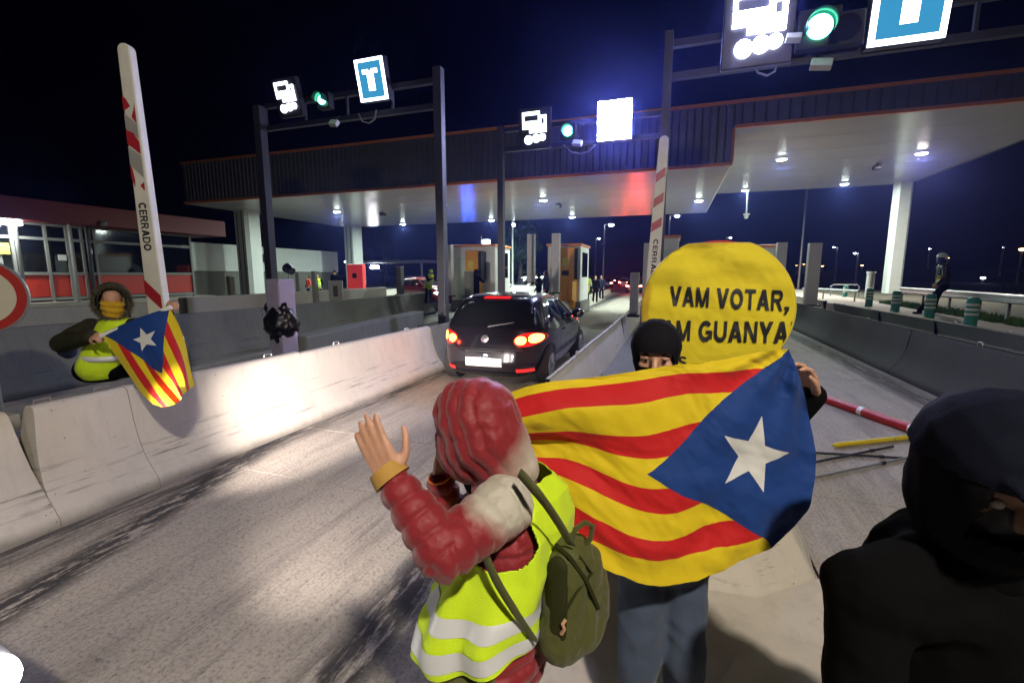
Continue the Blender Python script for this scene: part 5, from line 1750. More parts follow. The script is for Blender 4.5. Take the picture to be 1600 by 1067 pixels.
STAR_ROT = .0
M_flag1 = flag_mat('large estelada cloth')
VS10 = [i / 9 for i in range(10)]
def colm(pts, ds): return pts
net = [
 # hoist edge, from the raised hand down
 [(0.387, 1.764, 1.652), (0.422, 1.775, 1.574), (0.451, 1.784, 1.495), (0.475, 1.785, 1.417), (0.490, 1.773, 1.336), (0.497, 1.753, 1.261), (0.489, 1.728, 1.187), (0.469, 1.700, 1.117), (0.426, 1.670, 1.053), (0.356, 1.631, 0.996)],
 [(0.161, 1.670, 1.617), (0.169, 1.657, 1.582), (0.180, 1.639, 1.514), (0.191, 1.620, 1.433), (0.198, 1.604, 1.346), (0.204, 1.587, 1.260), (0.206, 1.575, 1.177), (0.203, 1.556, 1.096), (0.194, 1.536, 1.018), (0.174, 1.516, 0.930)],
 [(-0.072, 1.604, 1.578), (-0.070, 1.584, 1.547), (-0.064, 1.561, 1.482), (-0.056, 1.536, 1.375), (-0.050, 1.516, 1.298), (-0.045, 1.493, 1.206), (-0.041, 1.477, 1.129), (-0.037, 1.460, 1.047), (-0.036, 1.451, 0.984), (-0.036, 1.439, 0.903)],
 [(-0.309, 1.538, 1.541), (-0.308, 1.513, 1.515), (-0.299, 1.465, 1.462), (-0.295, 1.485, 1.373), (-0.301, 1.518, 1.324), (-0.290, 1.491, 1.261), (-0.279, 1.455, 1.209), (-0.267, 1.425, 1.127), (-0.250, 1.402, 1.044), (-0.224, 1.384, 0.974)],
 [(-0.431, 1.503, 1.519), (-0.428, 1.479, 1.493), (-0.414, 1.432, 1.433), (-0.418, 1.462, 1.362), (-0.429, 1.505, 1.318), (-0.417, 1.479, 1.258), (-0.400, 1.447, 1.222), (-0.381, 1.422, 1.153), (-0.359, 1.398, 1.090), (-0.327, 1.388, 1.019)],
 [(-0.583, 1.475, 1.467), (-0.575, 1.453, 1.445), (-0.559, 1.419, 1.397), (-0.565, 1.440, 1.343), (-0.570, 1.465, 1.305), (-0.560, 1.450, 1.257), (-0.539, 1.421, 1.224), (-0.517, 1.399, 1.169), (-0.489, 1.379, 1.118), (-0.456, 1.371, 1.063)]]
flag('estelada_flag', 'large red and yellow striped flag, blue triangle and star, before the masked person', (-0.033, 1.441, 0.914), net, [0, .29, .577, .75, .86, 1.0], VS10, M_flag1, 150, 110,
     ripple=lambda u, v: (0, .010 * math.sin(13 * u + 5 * v) * min(1, u * 3) + .005 * math.sin(23 * v + 9 * u) + .017 * math.sin(15 * math.atan2(v + .06, u * 1.5 + .06)) * math.exp(-1.6 * math.hypot(u, v)) * min(1, 6 * math.hypot(u, v)) + .020 * mnoise.noise(V(u * 6, v * 4.2, 2)) + .009 * mnoise.noise(V(u * 15 + v * 7, v * 10, 5)) + .003 * mnoise.noise(V(u * 40 + v * 20, v * 24, 9)), .004 * math.sin(17 * u)))

# small flag of the seated person: hoist edge stretched between both hands, cloth hanging
M_flag2 = M_flag1
DS = 3.95
net2 = [
 [(-4.635, 2.551, 1.390), (-4.574, 2.578, 1.428), (-4.512, 2.605, 1.461), (-4.440, 2.623, 1.490), (-4.378, 2.649, 1.517), (-4.317, 2.674, 1.544), (-4.255, 2.699, 1.566), (-4.210, 2.729, 1.587), (-4.163, 2.758, 1.603), (-4.117, 2.787, 1.619)],
 [(-4.476, 2.546, 1.203), (-4.387, 2.549, 1.236), (-4.325, 2.564, 1.264), (-4.286, 2.593, 1.290), (-4.246, 2.619, 1.304), (-4.170, 2.640, 1.333), (-4.125, 2.670, 1.364), (-4.106, 2.713, 1.393), (-4.092, 2.766, 1.420), (-4.081, 2.828, 1.454)],
 [(-4.320, 2.542, 1.036), (-4.226, 2.536, 1.061), (-4.154, 2.543, 1.087), (-4.131, 2.575, 1.104), (-4.133, 2.618, 1.112), (-4.036, 2.614, 1.141), (-4.002, 2.652, 1.175), (-3.999, 2.702, 1.216), (-4.015, 2.766, 1.250), (-4.034, 2.839, 1.283)],
 [(-4.200, 2.543, 0.912), (-4.095, 2.528, 0.924), (-4.009, 2.529, 0.948), (-3.980, 2.563, 0.964), (-3.987, 2.615, 0.973), (-3.922, 2.620, 0.994), (-3.913, 2.649, 1.021), (-3.929, 2.702, 1.059), (-3.965, 2.769, 1.088), (-3.994, 2.827, 1.115)],
 [(-4.082, 2.549, 0.821), (-3.957, 2.527, 0.816), (-3.872, 2.527, 0.835), (-3.853, 2.567, 0.843), (-3.874, 2.625, 0.853), (-3.840, 2.620, 0.879), (-3.861, 2.648, 0.898), (-3.896, 2.701, 0.910), (-3.930, 2.765, 0.914), (-3.953, 2.813, 0.930)]]
small_flag = flag('estelada_flag', 'small striped flag with blue triangle hanging from the hands of the seated person', (-3.954, 2.593, 0.821), net2, [0, .25, .5, .75, 1.0], VS10, M_flag2, 80, 70,
     ripple=lambda u, v: (.006 * math.sin(25 * v) * u, .008 * math.sin(20 * v + 6 * u) * u, 0))
p0, p1 = V((-4.656, 2.553, 1.378)), V((-4.117, 2.799, 1.624))
MB().tube([p0, p0 * .5 + p1 * .5 + V(0, 0, -.008), p1], .022, 8).build('hem', pm('white hem cloth', (.7, .7, .68), .8), small_flag, world=True, smooth=True)

# ---------------------------------------------------------------- masked person behind the flag
MAN = thing('person', 'person in a black balaclava and jeans holding up the large flag', 'person', (-.02, 1.86, .10))
hc = V((-0.046, 1.819, 1.593))
f, u = V(.02, -1, -.06).normalized(), V(0, .0, 1)
rr_ = f.cross(u).normalized()
nk = hc + V(0, .03, -.17)
shR, shL = V((-0.244, 1.779, 1.358)), V((0.170, 1.883, 1.382))
elR, wrR = V((-0.360, 1.642, 1.145)), V((-0.540, 1.530, 1.315))
elL, wrL = V((0.379, 1.916, 1.267)), V((0.494, 1.849, 1.476))
hipR, hipL = V((-0.058, 1.731, 0.766)), V((0.094, 1.783, 0.766))
knR, knL = V((-0.052, 1.640, 0.438)), V((0.111, 1.706, 0.430))
anR, anL = V(knR.x - .01, knR.y + .06, .20), V(knL.x + .01, knL.y + .06, .20)
hd = (V((0.449, 1.822, 1.612)) - wrL)
bd = head_segs(hc, f, u) + [(nk, hc, .055, .055), (nk, hc + V(0, .03, -.5), .07, .11)]
for a, b, c in ((shR, elR, wrR), (shL, elL, wrL)):
    bd += [(nk, a, .06, .05), (a, b, .048, .042), (b, c, .042, .032)]
for a, b, c in ((hipR, knR, anR), (hipL, knL, anL)):
    bd += [(hc + V(0, .03, -.5), a, .1, .08), (a, b, .07, .05), (b, c, .05, .04)]
bd += hand_segs(wrL, hd, (.90, .40, .12), -1, .52, 1.0, .40)
bd += hand_segs(wrR, (-.2, -.1, 1), (-.5, .8, 0), 1, .7)
place('body', remesh(bd, .0058, 2), M_skin, MAN)
# balaclava with its eye slot
bal = [(hc + u * .036 - f * .016, hc + u * .040 + f * .010, .108, .103, (rr_, .90)), (hc - u * .015 + f * .020, hc - u * .085 + f * .036, .086, .062), (hc - u * .03 + f * .075, hc - u * .05 + f * .085, .03, .03),
       (hc - u * .08, nk - V(0, 0, .02), .075, .082)]
def slot(p):
    q = p - hc
    return not (q.dot(f) > .03 and abs(q.dot(rr_)) < .068 - .3 * abs(q.z) and -.034 + .1 * abs(q.dot(rr_)) < q.z < .030 - .12 * abs(q.dot(rr_)))
place('balaclava', remesh(bal, .007, 3), M_knit, MAN, keep=slot, fn=lambda p, n: p + n * .0008 * math.sin(p.z * 520))
M_eye = pm('eye white', (.42, .39, .36), .3, var=0)
M_iris = pm('dark iris', (.02, .012, .008), .15, var=0)
for sd in (-1, 1):
    e = hc + f * .0765 + rr_ * sd * .033 + u * .001
    ey = MB().ball(e, .0125, 14, 10).build('eye', M_eye, MAN, world=True, smooth=True)
    MB().disc(e + f * .0118, f, 0, .0062, .003, 16).build('iris', M_iris, ey, world=False).location = -MAN.location
    MB().tube([e + u * .020 + f * .014 - rr_ * .022, e + u * .025 + f * .017, e + u * .021 + f * .010 + rr_ * .022], [.003, .005, .003], 6).build('eyebrow', M_hair, MAN, world=True, smooth=True)
    MB().tube([e + u * .011 + f * .008 - rr_ * .017, e + u * .0105 + f * .0125, e + u * .009 + f * .007 + rr_ * .017], [.004, .0072, .004], 8).build('eyelid', M_skin, MAN, world=True, smooth=True)
jk = [(hc + V(0, .03, -.62), hc + V(0, .03, -.36), .16, .165, ((1, 0, 0), 1.2)), (hc + V(0, .03, -.36), nk + V(0, .01, -.08), .165, .12, ((1, 0, 0), 1.25)), (shR, shL, .088, .088), (nk + V(0, .0, -.03), nk + V(0, 0, -.1), .085, .11)]
for a, b, c in ((shR, elR, wrR), (shL, elL, wrL)):
    jk += [(a, b, .075, .06), (b, c, .058, .046)]
place('jacket', remesh(jk, .014, 4), M_blk, MAN)
def jeans_fold(p, n):
    return p + n * (.007 * mnoise.noise(V(p.x * 8, p.y * 8, p.z * 13)) + .0025 * math.sin(p.z * 60 + p.x * 22 + 4 * mnoise.noise(p * 9)))
place('jeans', remesh([(hipR + V(.0, 0, .05), hipL + V(0, 0, .05), .112, .112)] + legs_segs((hipR, hipL), (knR, knL), (anR, anL), 1., .094, .080, .072), .012, 4), M_jeans, MAN, fn=jeans_fold)
for a in (anR, anL): shoe('shoe', a, (0, -1, 0), MAN)

# ---------------------------------------------------------------- woman clapping in the foreground
WB = V((-0.456, 1.139, 0.735)[0], (-0.456, 1.139, 0.735)[1], 0)
WOM = thing('person', 'hooded person in a red quilted jacket and hi-vis vest clapping in the foreground', 'person', WB)
F = V(-.97, .22, 0).normalized()          # looks across the lane
Lf = V(-.22, -.97, 0).normalized()        # her left, towards the camera
hc = V((-0.529, 1.210, 1.433))
sL, eL, wL = V((-0.403, 1.091, 1.279)), V((-0.487, 0.907, 1.242)), V((-0.630, 0.923, 1.392))
sR, eR, wR = V((-0.528, 1.341, 1.169)), V((-0.664, 1.324, 1.014)), V((-0.682, 1.264, 1.221))
chest, waist, pel = V((-0.400, 1.225, 1.133)), V((-0.448, 1.175, 0.913)), V((-0.448, 1.147, 0.731))
nk = V((-0.461, 1.225, 1.304))
bd = head_segs(hc + V(.0, 0, -.01), (F + V(0, 0, -.25)), (0, 0, 1), .95) + [(nk, hc, .05, .05), (nk, chest, .07, .1), (chest, pel, .1, .1)]
for a, b, c in ((sL, eL, wL), (sR, eR, wR)):
    bd += [(nk, a, .05, .045), (a, b, .045, .04), (b, c, .040, .030)]
hL, hR = pel + Lf * .085, pel - Lf * .085
kL, kR = V(hL.x - .02, hL.y, .47), V(hR.x - .03, hR.y, .47)
aL, aR = V(hL.x + .02, hL.y, .10), V(hR.x + .01, hR.y, .10)
for a, b, c in ((hL, kL, aL), (hR, kR, aR)):
    bd += [(pel, a, .09, .08), (a, b, .07, .05), (b, c, .05, .04)]
bd += hand_segs(wL, V((-0.725, 0.924, 1.542)) - V((-0.637, 0.922, 1.403)), (.15, -.95, .1), 1, .10, 1.02, .10, .95)
bd += hand_segs(wR, V((-0.665, 1.291, 1.360)) - V((-0.682, 1.264, 1.221)), (-.3, .9, 0), -1, .15, .95, .1, .8)
place('body', remesh(bd, .0058, 2), M_skin, WOM)
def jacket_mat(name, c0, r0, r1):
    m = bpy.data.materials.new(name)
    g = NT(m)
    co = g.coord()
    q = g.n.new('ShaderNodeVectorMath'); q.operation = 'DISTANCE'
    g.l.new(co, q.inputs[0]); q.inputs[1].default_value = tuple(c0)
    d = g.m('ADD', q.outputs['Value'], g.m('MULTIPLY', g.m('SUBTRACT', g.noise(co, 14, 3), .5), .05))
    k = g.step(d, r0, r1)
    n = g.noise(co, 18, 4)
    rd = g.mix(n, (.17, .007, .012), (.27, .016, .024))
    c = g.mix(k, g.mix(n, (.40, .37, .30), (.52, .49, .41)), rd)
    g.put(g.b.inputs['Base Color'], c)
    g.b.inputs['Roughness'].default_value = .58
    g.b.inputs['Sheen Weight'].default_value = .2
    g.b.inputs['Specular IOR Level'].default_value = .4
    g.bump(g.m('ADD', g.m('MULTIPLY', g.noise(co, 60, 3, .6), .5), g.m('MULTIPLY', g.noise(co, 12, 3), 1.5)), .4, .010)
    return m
shoulder_fade = V((-0.356, 1.059, 1.381)) - WB  # point from which the cream turns to red
M_jred = jacket_mat('red quilted nylon with cream yoke', shoulder_fade, .105, .155)
jk = [(chest, waist, .125, .13, (Lf, 1.3)), (waist, pel + V(0, 0, .05), .13, .15, (Lf, 1.22)), (sL, sR, .085, .085), (nk + V(0, 0, -.02), chest, .085, .13, (Lf, 1.15))]
jk += [(sL, sL.lerp(eL, .55), .080, .076), (sL.lerp(eL, .5), eL, .075, .068), (eL, eL.lerp(wL, .55), .066, .058), (eL.lerp(wL, .5), wL, .058, .044), (sR, eR, .08, .07), (eR, wR, .068, .048)]
def quilt(p, n):
    # soft bulges between stitch lines round the sleeves and body
    best = None
    for a_, b_ in ((sL, eL), (eL, wL), (sR, eR), (eR, wR)):
        ax = (b_ - a_); t_ = max(0, min(1, (p - a_).dot(ax) / ax.length_squared))
        dd = (p - a_ - ax * t_).length
        if best is None or dd < best[0]: best = (dd, (p - a_).dot(ax.normalized()))
    if best[0] > .13: s_ = p.z
    else: s_ = best[1] + .012 * mnoise.noise(p * 11)
    g_ = abs(math.sin(math.pi * s_ / .052)) ** .6
    crease = .008 * mnoise.noise(V(p.x * 30, p.y * 30, p.z * 30)) * math.exp(-((p - eL).length / .09) ** 2)
    return p + n * (.0095 * (g_ - .75) + crease + .0025 * mnoise.noise(p * 12) + .0018 * mnoise.noise(p * 55))
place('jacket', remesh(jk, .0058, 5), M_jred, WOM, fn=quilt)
# cuff of the near sleeve
cd = (wL - eL).normalized()
MB().cyl(wL + cd * .005, wL + cd * .042, .049, .043, 24).build('cuff', pm('ochre ribbed cuff', (.42, .24, .05), .8, bump=.6, bscale=90), WOM, world=True, smooth=True)
cdr = (wR - eR).normalized()
MB().cyl(wR + cdr * .01, wR + cdr * .035, .039, .038, 24).build('wristband', pm('orange wristband', (.75, .22, .02), .6), WOM, world=True, smooth=True)
# quilted hood
hm = [(hc + V(0, 0, .035) - F * .005, hc + V(0, 0, -.035) + F * .012, .132, .120, (Lf, .93)), (hc + V(0, 0, -.01) - F * .035, nk - F * .035 + V(0, 0, .03), .122, .085), (hc + V(0, 0, .06) + F * .04, hc - V(0, 0, .06) + F * .055, .10, .085, (Lf, 1.0))]
hax = (V(-.35, 0, 1) + F * .25).normalized()
def hquilt(p, n):
    q = p - hc
    s = q.dot(F) * .92 - q.z * .42 + .010 * mnoise.noise(p * 9)
    w = abs(math.sin(s * math.pi / .047))
    return p + n * (.0105 * (w ** .45 - .75) + .004 * mnoise.noise(p * 17) + .002 * mnoise.noise(p * 48))
def hopen(p):
    q = p - hc
    return not (q.dot(F) > .085 and abs(q.z + .02) < .095 and abs(q.dot(Lf)) < .07)
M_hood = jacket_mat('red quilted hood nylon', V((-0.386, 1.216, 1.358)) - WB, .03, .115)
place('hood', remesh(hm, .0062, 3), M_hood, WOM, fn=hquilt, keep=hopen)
place('scarf', remesh([(nk + V(0, 0, .03) + F * .03, nk + F * .06 + V(0, 0, -.02), .075, .07)], .012, 2), M_blk, WOM)
place('trousers', remesh([(hL + V(0, 0, .03), hR + V(0, 0, .03), .118, .118)] + legs_segs((hL, hR), (kL, kR), (aL, aR), 1., .10, .078, .066), .013, 4), M_olive, WOM, fn=jeans_fold)
for a in (aL, aR): shoe('shoe', a, F, WOM)
# vest: rings from hem to collar
rings = [(V((-0.485, 1.153, 0.855)), .192, .215), (V((-0.478, 1.166, 0.926)), .192, .218), (V((-0.446, 1.188, 0.999)), .172, .215), (V((-0.408, 1.215, 1.085)), .150, .205), (V((-0.396, 1.234, 1.181)), .138, .195), (V((-0.400, 1.244, 1.258)), .118, .165), (V((-0.408, 1.249, 1.309)), .085, .105)]
def vest_pt(s, th, off=0.):
    k = s * (len(rings) - 1)
    i = min(int(k), len(rings) - 2); q = k - i
    q = q * q * (3 - 2 * q) * .5 + q * .5
    c = rings[i][0].lerp(rings[i + 1][0], q)
    a = rings[i][1] + (rings[i + 1][1] - rings[i][1]) * q + off
    b = rings[i][2] + (rings[i + 1][2] - rings[i][2]) * q + off
    wv = (.014 * math.sin(5 * th + 2) + .010 * math.sin(9 * th + 7 * s) + .012 * mnoise.noise(V(math.cos(th) * 3, math.sin(th) * 3, s * 5))) * (1 - .7 * s)
    return c + F * (a + wv) * math.cos(th) + Lf * (b + wv) * math.sin(th) + V(0, 0, -.035 * (1 - s) ** 3 * math.cos(th) + .012 * math.sin(3 * th) * (1 - s) ** 2)
nth, ns = 260, 150
rows = [[vest_pt(j / ns, 2 * math.pi * i / nth) for i in range(nth + 1)] for j in range(ns + 1)]
mb = MB(); mb.grid(rows)
arm_dir = (eL - sL).normalized()
def in_armhole(p):
    for s_, a_ in ((sL + Lf * .02, Lf), (sR - Lf * .02, -Lf)):
        q = V(p) - s_
        if q.dot(a_) > -.045 and (abs(q.dot(F) + .01) / .092) ** 3 + (abs(q.z + .05) / .105) ** 3 < 1: 
            return True
    return False
keepf = [fc for fc in mb.f if not in_armhole(sum((V(mb.v[k]) for k in fc), V(0, 0, 0)) / 4)]
mb.f = keepf
vest = mb.build('hi_vis_vest', M_hivis, WOM, world=True, smooth=True, sharp=180, solid=.004)
def vest_band(s0, s1, t0=0, t1=2 * math.pi, n=110):
    rows = [[vest_pt(s0 + (s1 - s0) * j / 4, t0 + (t1 - t0) * i / n, .0055) for i in range(n + 1)] for j in range(5)]
    b = MB().grid(rows)
    b.f = [fc for fc in b.f if not in_armhole(sum((V(b.v[k]) for k in fc), V(0, 0, 0)) / 4)]
    o = b.build('reflective_band', M_reflb, None, smooth=True, sharp=180)
    o.parent = vest; o.location = -WB
    return o
vest_band(.245, .35)
vest_band(.05, .155)

# backpack
BP = thing('backpack', 'olive rucksack hanging from the shoulder of the clapping person', 'backpack', (-0.224, 1.147, 0.820))
M_bp = cloth_mat('olive drab nylon', (.075, .08, .022), 300, .55, .5, 9)
M_bpd = cloth_mat('dark olive nylon', (.028, .030, .010), 300, .6, .4, 9)
bp = [(V((-0.233, 1.188, 1.108)), V((-0.245, 1.151, 0.892)), .062, .072, (Lf, 1.35)), (V((-0.202, 1.215, 1.078)), V((-0.195, 1.201, 0.897)), .052, .064, (Lf, 1.3)), (V((-0.171, 1.239, 1.019)), V((-0.173, 1.222, 0.917)), .035, .045, (Lf, 1.5))]
place('sack', remesh(bp, .008, 4), M_bp, BP, fn=lambda p, n: p + n * (.006 * mnoise.noise(p * 20) + .004 * mnoise.noise(p * 45)))
place('side_panel', remesh([(V((-0.254, 1.113, 1.122)), V((-0.252, 1.088, 0.951)), .030, .036, (Lf, .5))], .007, 3), M_bpd, BP)
place('front_pocket', remesh([(V((-0.187, 1.172, 1.002)), V((-0.194, 1.154, 0.904)), .038, .045, (Lf, .8))], .007, 3), M_bp, BP, fn=lambda p, n: p + n * .004 * mnoise.noise(p * 40))
MB().tube([V((-0.269, 1.142, 1.167)), V((-0.224, 1.118, 1.154)), V((-0.182, 1.133, 1.088)), V((-0.148, 1.152, 0.997))], .006, 6).build('zip_seam', M_bpd, BP, world=True, smooth=True)
MB().tube([V((-0.202, 1.140, 1.145)), V((-0.170, 1.164, 1.089)), V((-0.203, 1.111, 1.061)), V((-0.231, 1.083, 1.009))], .005, 6).build('seam', M_bpd, BP, world=True, smooth=True)
MB().tube([V((-0.230, 1.165, 1.162)), V((-0.219, 1.166, 1.209)), V((-0.193, 1.177, 1.228)), V((-0.176, 1.192, 1.211)), V((-0.182, 1.194, 1.170)), V((-0.206, 1.191, 1.136))], .0075, 8, flat=((0, 0, 1), 1)).build('grab_handle', M_bp, BP, world=True, smooth=True)
def strap(pts, w, nrm, name):
    pts = [V(p) for p in pts]
    N_ = 24
    out = []
    for i in range(N_ + 1):
        k = i / N_ * (len(pts) - 1); j = min(int(k), len(pts) - 2); q = k - j
        p0, p1, p2, p3 = pts[max(j - 1, 0)], pts[j], pts[j + 1], pts[min(j + 2, len(pts) - 1)]
        out.append(.5 * ((2 * p1) + (p2 - p0) * q + (2 * p0 - 5 * p1 + 4 * p2 - p3) * q * q + (3 * p1 - p0 - 3 * p2 + p3) * q ** 3))
    rows = [[], []]
    for i, p in enumerate(out):
        d = (out[min(i + 1, N_)] - out[max(i - 1, 0)]).normalized()
        s_ = d.cross(V(nrm)).normalized() * w / 2
        rows[0].append(p - s_); rows[1].append(p + s_)
    MB().grid(rows).build(name, M_bp, BP, world=True, smooth=True, solid=.005, sharp=180)
strap([(-0.339, 1.037, 1.410), (-0.288, 1.013, 1.378), (-0.255, 1.060, 1.298), (-0.223, 1.133, 1.182)], .026, Lf, 'shoulder_strap')
strap([(-0.427, 0.994, 1.219), (-0.379, 0.973, 1.150), (-0.332, 0.982, 1.068), (-0.296, 1.035, 0.953)], .024, Lf, 'shoulder_strap')
MB().tube([V((-0.222, 1.074, 1.004)), V((-0.229, 1.065, 0.995)), V((-0.223, 1.065, 0.983)), V((-0.232, 1.065, 0.966))], .005, 6).build('zip_pull', pm('copper cord', (.5, .28, .16), .5), BP, world=True, smooth=True)

# ---------------------------------------------------------------- man in black at the right edge
BM = thing('person', 'dark figure in black jacket, hood and cap filling the bottom right corner', 'person', (.78, 1.22, 0))
hc = V((0.665, 1.211, 1.463))
f = V(-.10, -.98, -.12).normalized(); u = V(.10, -.15, 1).normalized()
f = V(.06, -.96, -.22).normalized()
rr_ = f.cross(u).normalized()
nk = hc + V(.02, .04, -.17)
sR, sL = V((0.471, 1.185, 1.174)), nk + V(.24, .06, -.12)
eR, wR = V((0.458, 1.146, 0.946)), V((0.532, 1.060, 0.774))
eL, wL = sL + V(.10, .02, -.28), sL + V(.02, -.16, -.48)
pel = V(nk.x + .02, nk.y + .06, .92)
bd = head_segs(hc, f, u, 1.0) + [(nk, hc, .055, .055), (nk, pel, .09, .1)]
for a, b, c in ((sR, eR, wR), (sL, eL, wL)):
    bd += [(nk, a, .06, .05), (a, b, .048, .042), (b, c, .042, .032)]
    bd += hand_segs(c, c - b, (0, -1, 0), 1, .5)
hp = [pel + V(-.09, 0, 0), pel + V(.09, 0, 0)]
kn = [V(p.x, p.y - .03, .50) for p in hp]; an = [V(p.x, p.y + .03, .10) for p in hp]
for a, b, c in zip(hp, kn, an):
    bd += [(pel, a, .1, .08), (a, b, .07, .05), (b, c, .05, .04)]
place('body', remesh(bd, .0062, 2), M_skind, BM)
jk = [(pel, V(pel.x, pel.y, 1.18), .16, .17, ((1, 0, 0), 1.25)), (V(pel.x, pel.y, 1.18), nk + V(0, .02, -.1), .17, .13, ((1, 0, 0), 1.2)), (sR, sL, .10, .095), (nk + V(0, 0, -.02), sR, .09, .095), (nk + V(0, 0, -.02), sL, .09, .09)]
for a, b, c in ((sR, eR, wR), (sL, eL, wL)):
    jk += [(a, b, .092, .075), (b, c, .07, .055)]
place('jacket', remesh(jk, .012, 4), M_blk, BM, fn=lambda p, n: p + n * (.010 * mnoise.noise(p * 9) + .005 * mnoise.noise(p * 24)))
place('trousers', remesh([(hp[0], hp[1], .12, .12)] + legs_segs(hp, kn, an, 1., .098, .076, .064), .016, 3), M_blk, BM)
for a in an: shoe('shoe', a, (0, -1, 0), BM)
hood = [(hc + u * .035 - f * .02, hc - u * .03 - f * .02, .140, .130, (rr_, .98)), (hc - u * .05 - f * .03, nk, .125, .115), (hc + u * .03 + f * .03, hc - u * .06 + f * .03, .128, .115, (rr_, .96))]
place('hood', remesh(hood, .009, 4), M_blk, BM, fn=lambda p, n: p + n * .006 * mnoise.noise(p * 14), keep=lambda p, c=hc, f=f, r=rr_: not ((p - c).dot(f) > .045 and abs((p - c).dot(r)) < .080 and -.085 < (p - c).z < .045))
capm = [(hc + u * .055 - f * .02, hc + u * .050 + f * .01, .146, .140, (rr_, 1.0)), (hc + u * .075 + f * .12, hc + u * .060 + f * .18, .080, .062, (u, .14))]
place('cap', remesh(capm, .008, 3), cloth_mat('slate blue cap', (.005, .006, .014), 240, .8), BM, keep=lambda p, c=hc, u=u: (p - c).dot(u) > .045)
place('neck_gaiter', remesh([(hc - u * .055 + f * .035, hc - u * .09 + f * .03, .075, .07), (hc - u * .09, nk, .08, .085)], .010, 3), cloth_mat('grey gaiter', (.08, .085, .09)), BM)
for sd in (-1, 1):
    e = hc + f * .078 + rr_ * sd * .033
    MB().ball(e, .0125, 14, 10).build('eye', M_eye, BM, world=True, smooth=True)

# ---------------------------------------------------------------- seated person on the left barrier
SP = thing('person', 'seated person in fur-trimmed hood, yellow scarf and hi-vis vest on the left barrier', 'person', (-5.0, 2.72, .90))
hc = V((-4.957, 2.845, 1.662))
f = V(.80, -.55, -.18).normalized(); u = V(.06, 0, 1).normalized(); rr_ = f.cross(u).normalized()
nk = hc + V(-.02, .03, -.17)
sA, eA, wA = V((-5.204, 2.784, 1.405)), V((-5.344, 2.619, 1.273)), V((-4.871, 2.593, 1.358))
sB, eB, wB = V((-4.885, 2.937, 1.400)), V((-4.505, 2.872, 1.374)), V((-4.234, 2.834, 1.562))
pel = V((-5.119, 2.762, 1.067)); pel.z = 1.01
hA, hB = pel + V(-.07, -.05, 0), pel + V(.07, .05, 0)
kA, kB = V(-4.78, 3.06, 1.0), V(-5.0, 3.12, 1.02)
aA, aB = V(-5.20, 3.10, .56), V(-5.26, 3.30, .56)
bd = head_segs(hc, f, u, .98) + [(nk, hc, .052, .05), (nk, pel, .08, .1)]
for a, b, c, sd in ((sA, eA, wA, 1), (sB, eB, wB, -1)):
    bd += [(nk, a, .06, .05), (a, b, .046, .04), (b, c, .04, .03)]
bd += hand_segs(wA, V((-4.702, 2.569, 1.379)) - wA, (-.2, -.6, .7), 1, .75, 1.0)
bd += hand_segs(wB, V((-4.148, 2.820, 1.622)) - wB, (.3, -.9, .1), -1, .75, 1.0)
for a, b, c in ((hA, kA, aA), (hB, kB, aB)):
    bd += [(pel, a, .09, .08), (a, b, .07, .05), (b, c, .05, .04)]
place('body', remesh(bd, .009, 2), M_skin, SP)
jk = [(pel + V(0, 0, .05), V((pel.x + nk.x) / 2, (pel.y + nk.y) / 2, 1.22), .13, .135, (rr_, 1.15)), (V((pel.x + nk.x) / 2, (pel.y + nk.y) / 2, 1.22), nk + V(0, 0, -.08), .135, .10, (rr_, 1.2)), (sA, sB, .085, .085)]
for a, b, c in ((sA, eA, wA), (sB, eB, wB)):
    jk += [(a, b, .094, .092), (b, c, .090, .062)]
place('jacket', remesh(jk, .014, 4), M_blkj, SP, fn=lambda p, n: p + n * .008 * mnoise.noise(p * 14))
place('trousers', remesh([(hA, hB, .125, .125)] + legs_segs((hA, hB), (kA, kB), (aA, aB), 1., .105, .08, .062), .016, 3), M_blk, SP)
for a in (aA, aB): shoe('boot', a, (-.2, .9, 0), SP)
vs_ = [(pel + V(.02, -.02, .02), V((pel.x + nk.x) / 2 + .01, (pel.y + nk.y) / 2 - .01, 1.22), .150, .152, (rr_, 1.16)), (V((pel.x + nk.x) / 2 + .01, (pel.y + nk.y) / 2 - .01, 1.22), nk + V(.01, -.01, -.09), .155, .138, (rr_, 1.14))]
def vkeep(p):
    for s_ in (sA, sB):
        if (p - s_).length < .09: return False
    return .93 < p.z
ve = place('hi_vis_vest', remesh(vs_, .012, 3), M_hivis, SP, keep=vkeep, fn=lambda p, n: p + n * .008 * mnoise.noise(p * 11))
bands = MB()
cc = V((pel.x * .62 + nk.x * .38), (pel.y * .62 + nk.y * .38), 0)
rows = [[cc + rr_ * .196 * math.cos(6.2832 * i / 40) + f.cross(rr_) * 0 + V(f.x, f.y, 0).normalized() * .178 * math.sin(6.2832 * i / 40) + V(0, 0, z) for i in range(41)] for z in (1.105, 1.155)]
MB().grid(rows).build('reflective_band', M_reflb, SP, world=True, smooth=True, solid=.004)
hood = [(hc + u * .04 - f * .02, hc - u * .04 - f * .02, .135, .13), (hc - u * .06 - f * .03, nk, .12, .11)]
place('hood', remesh(hood, .012, 3), M_blkj, SP, keep=lambda p, c=hc, f=f: (p - c).dot(f) < .07)
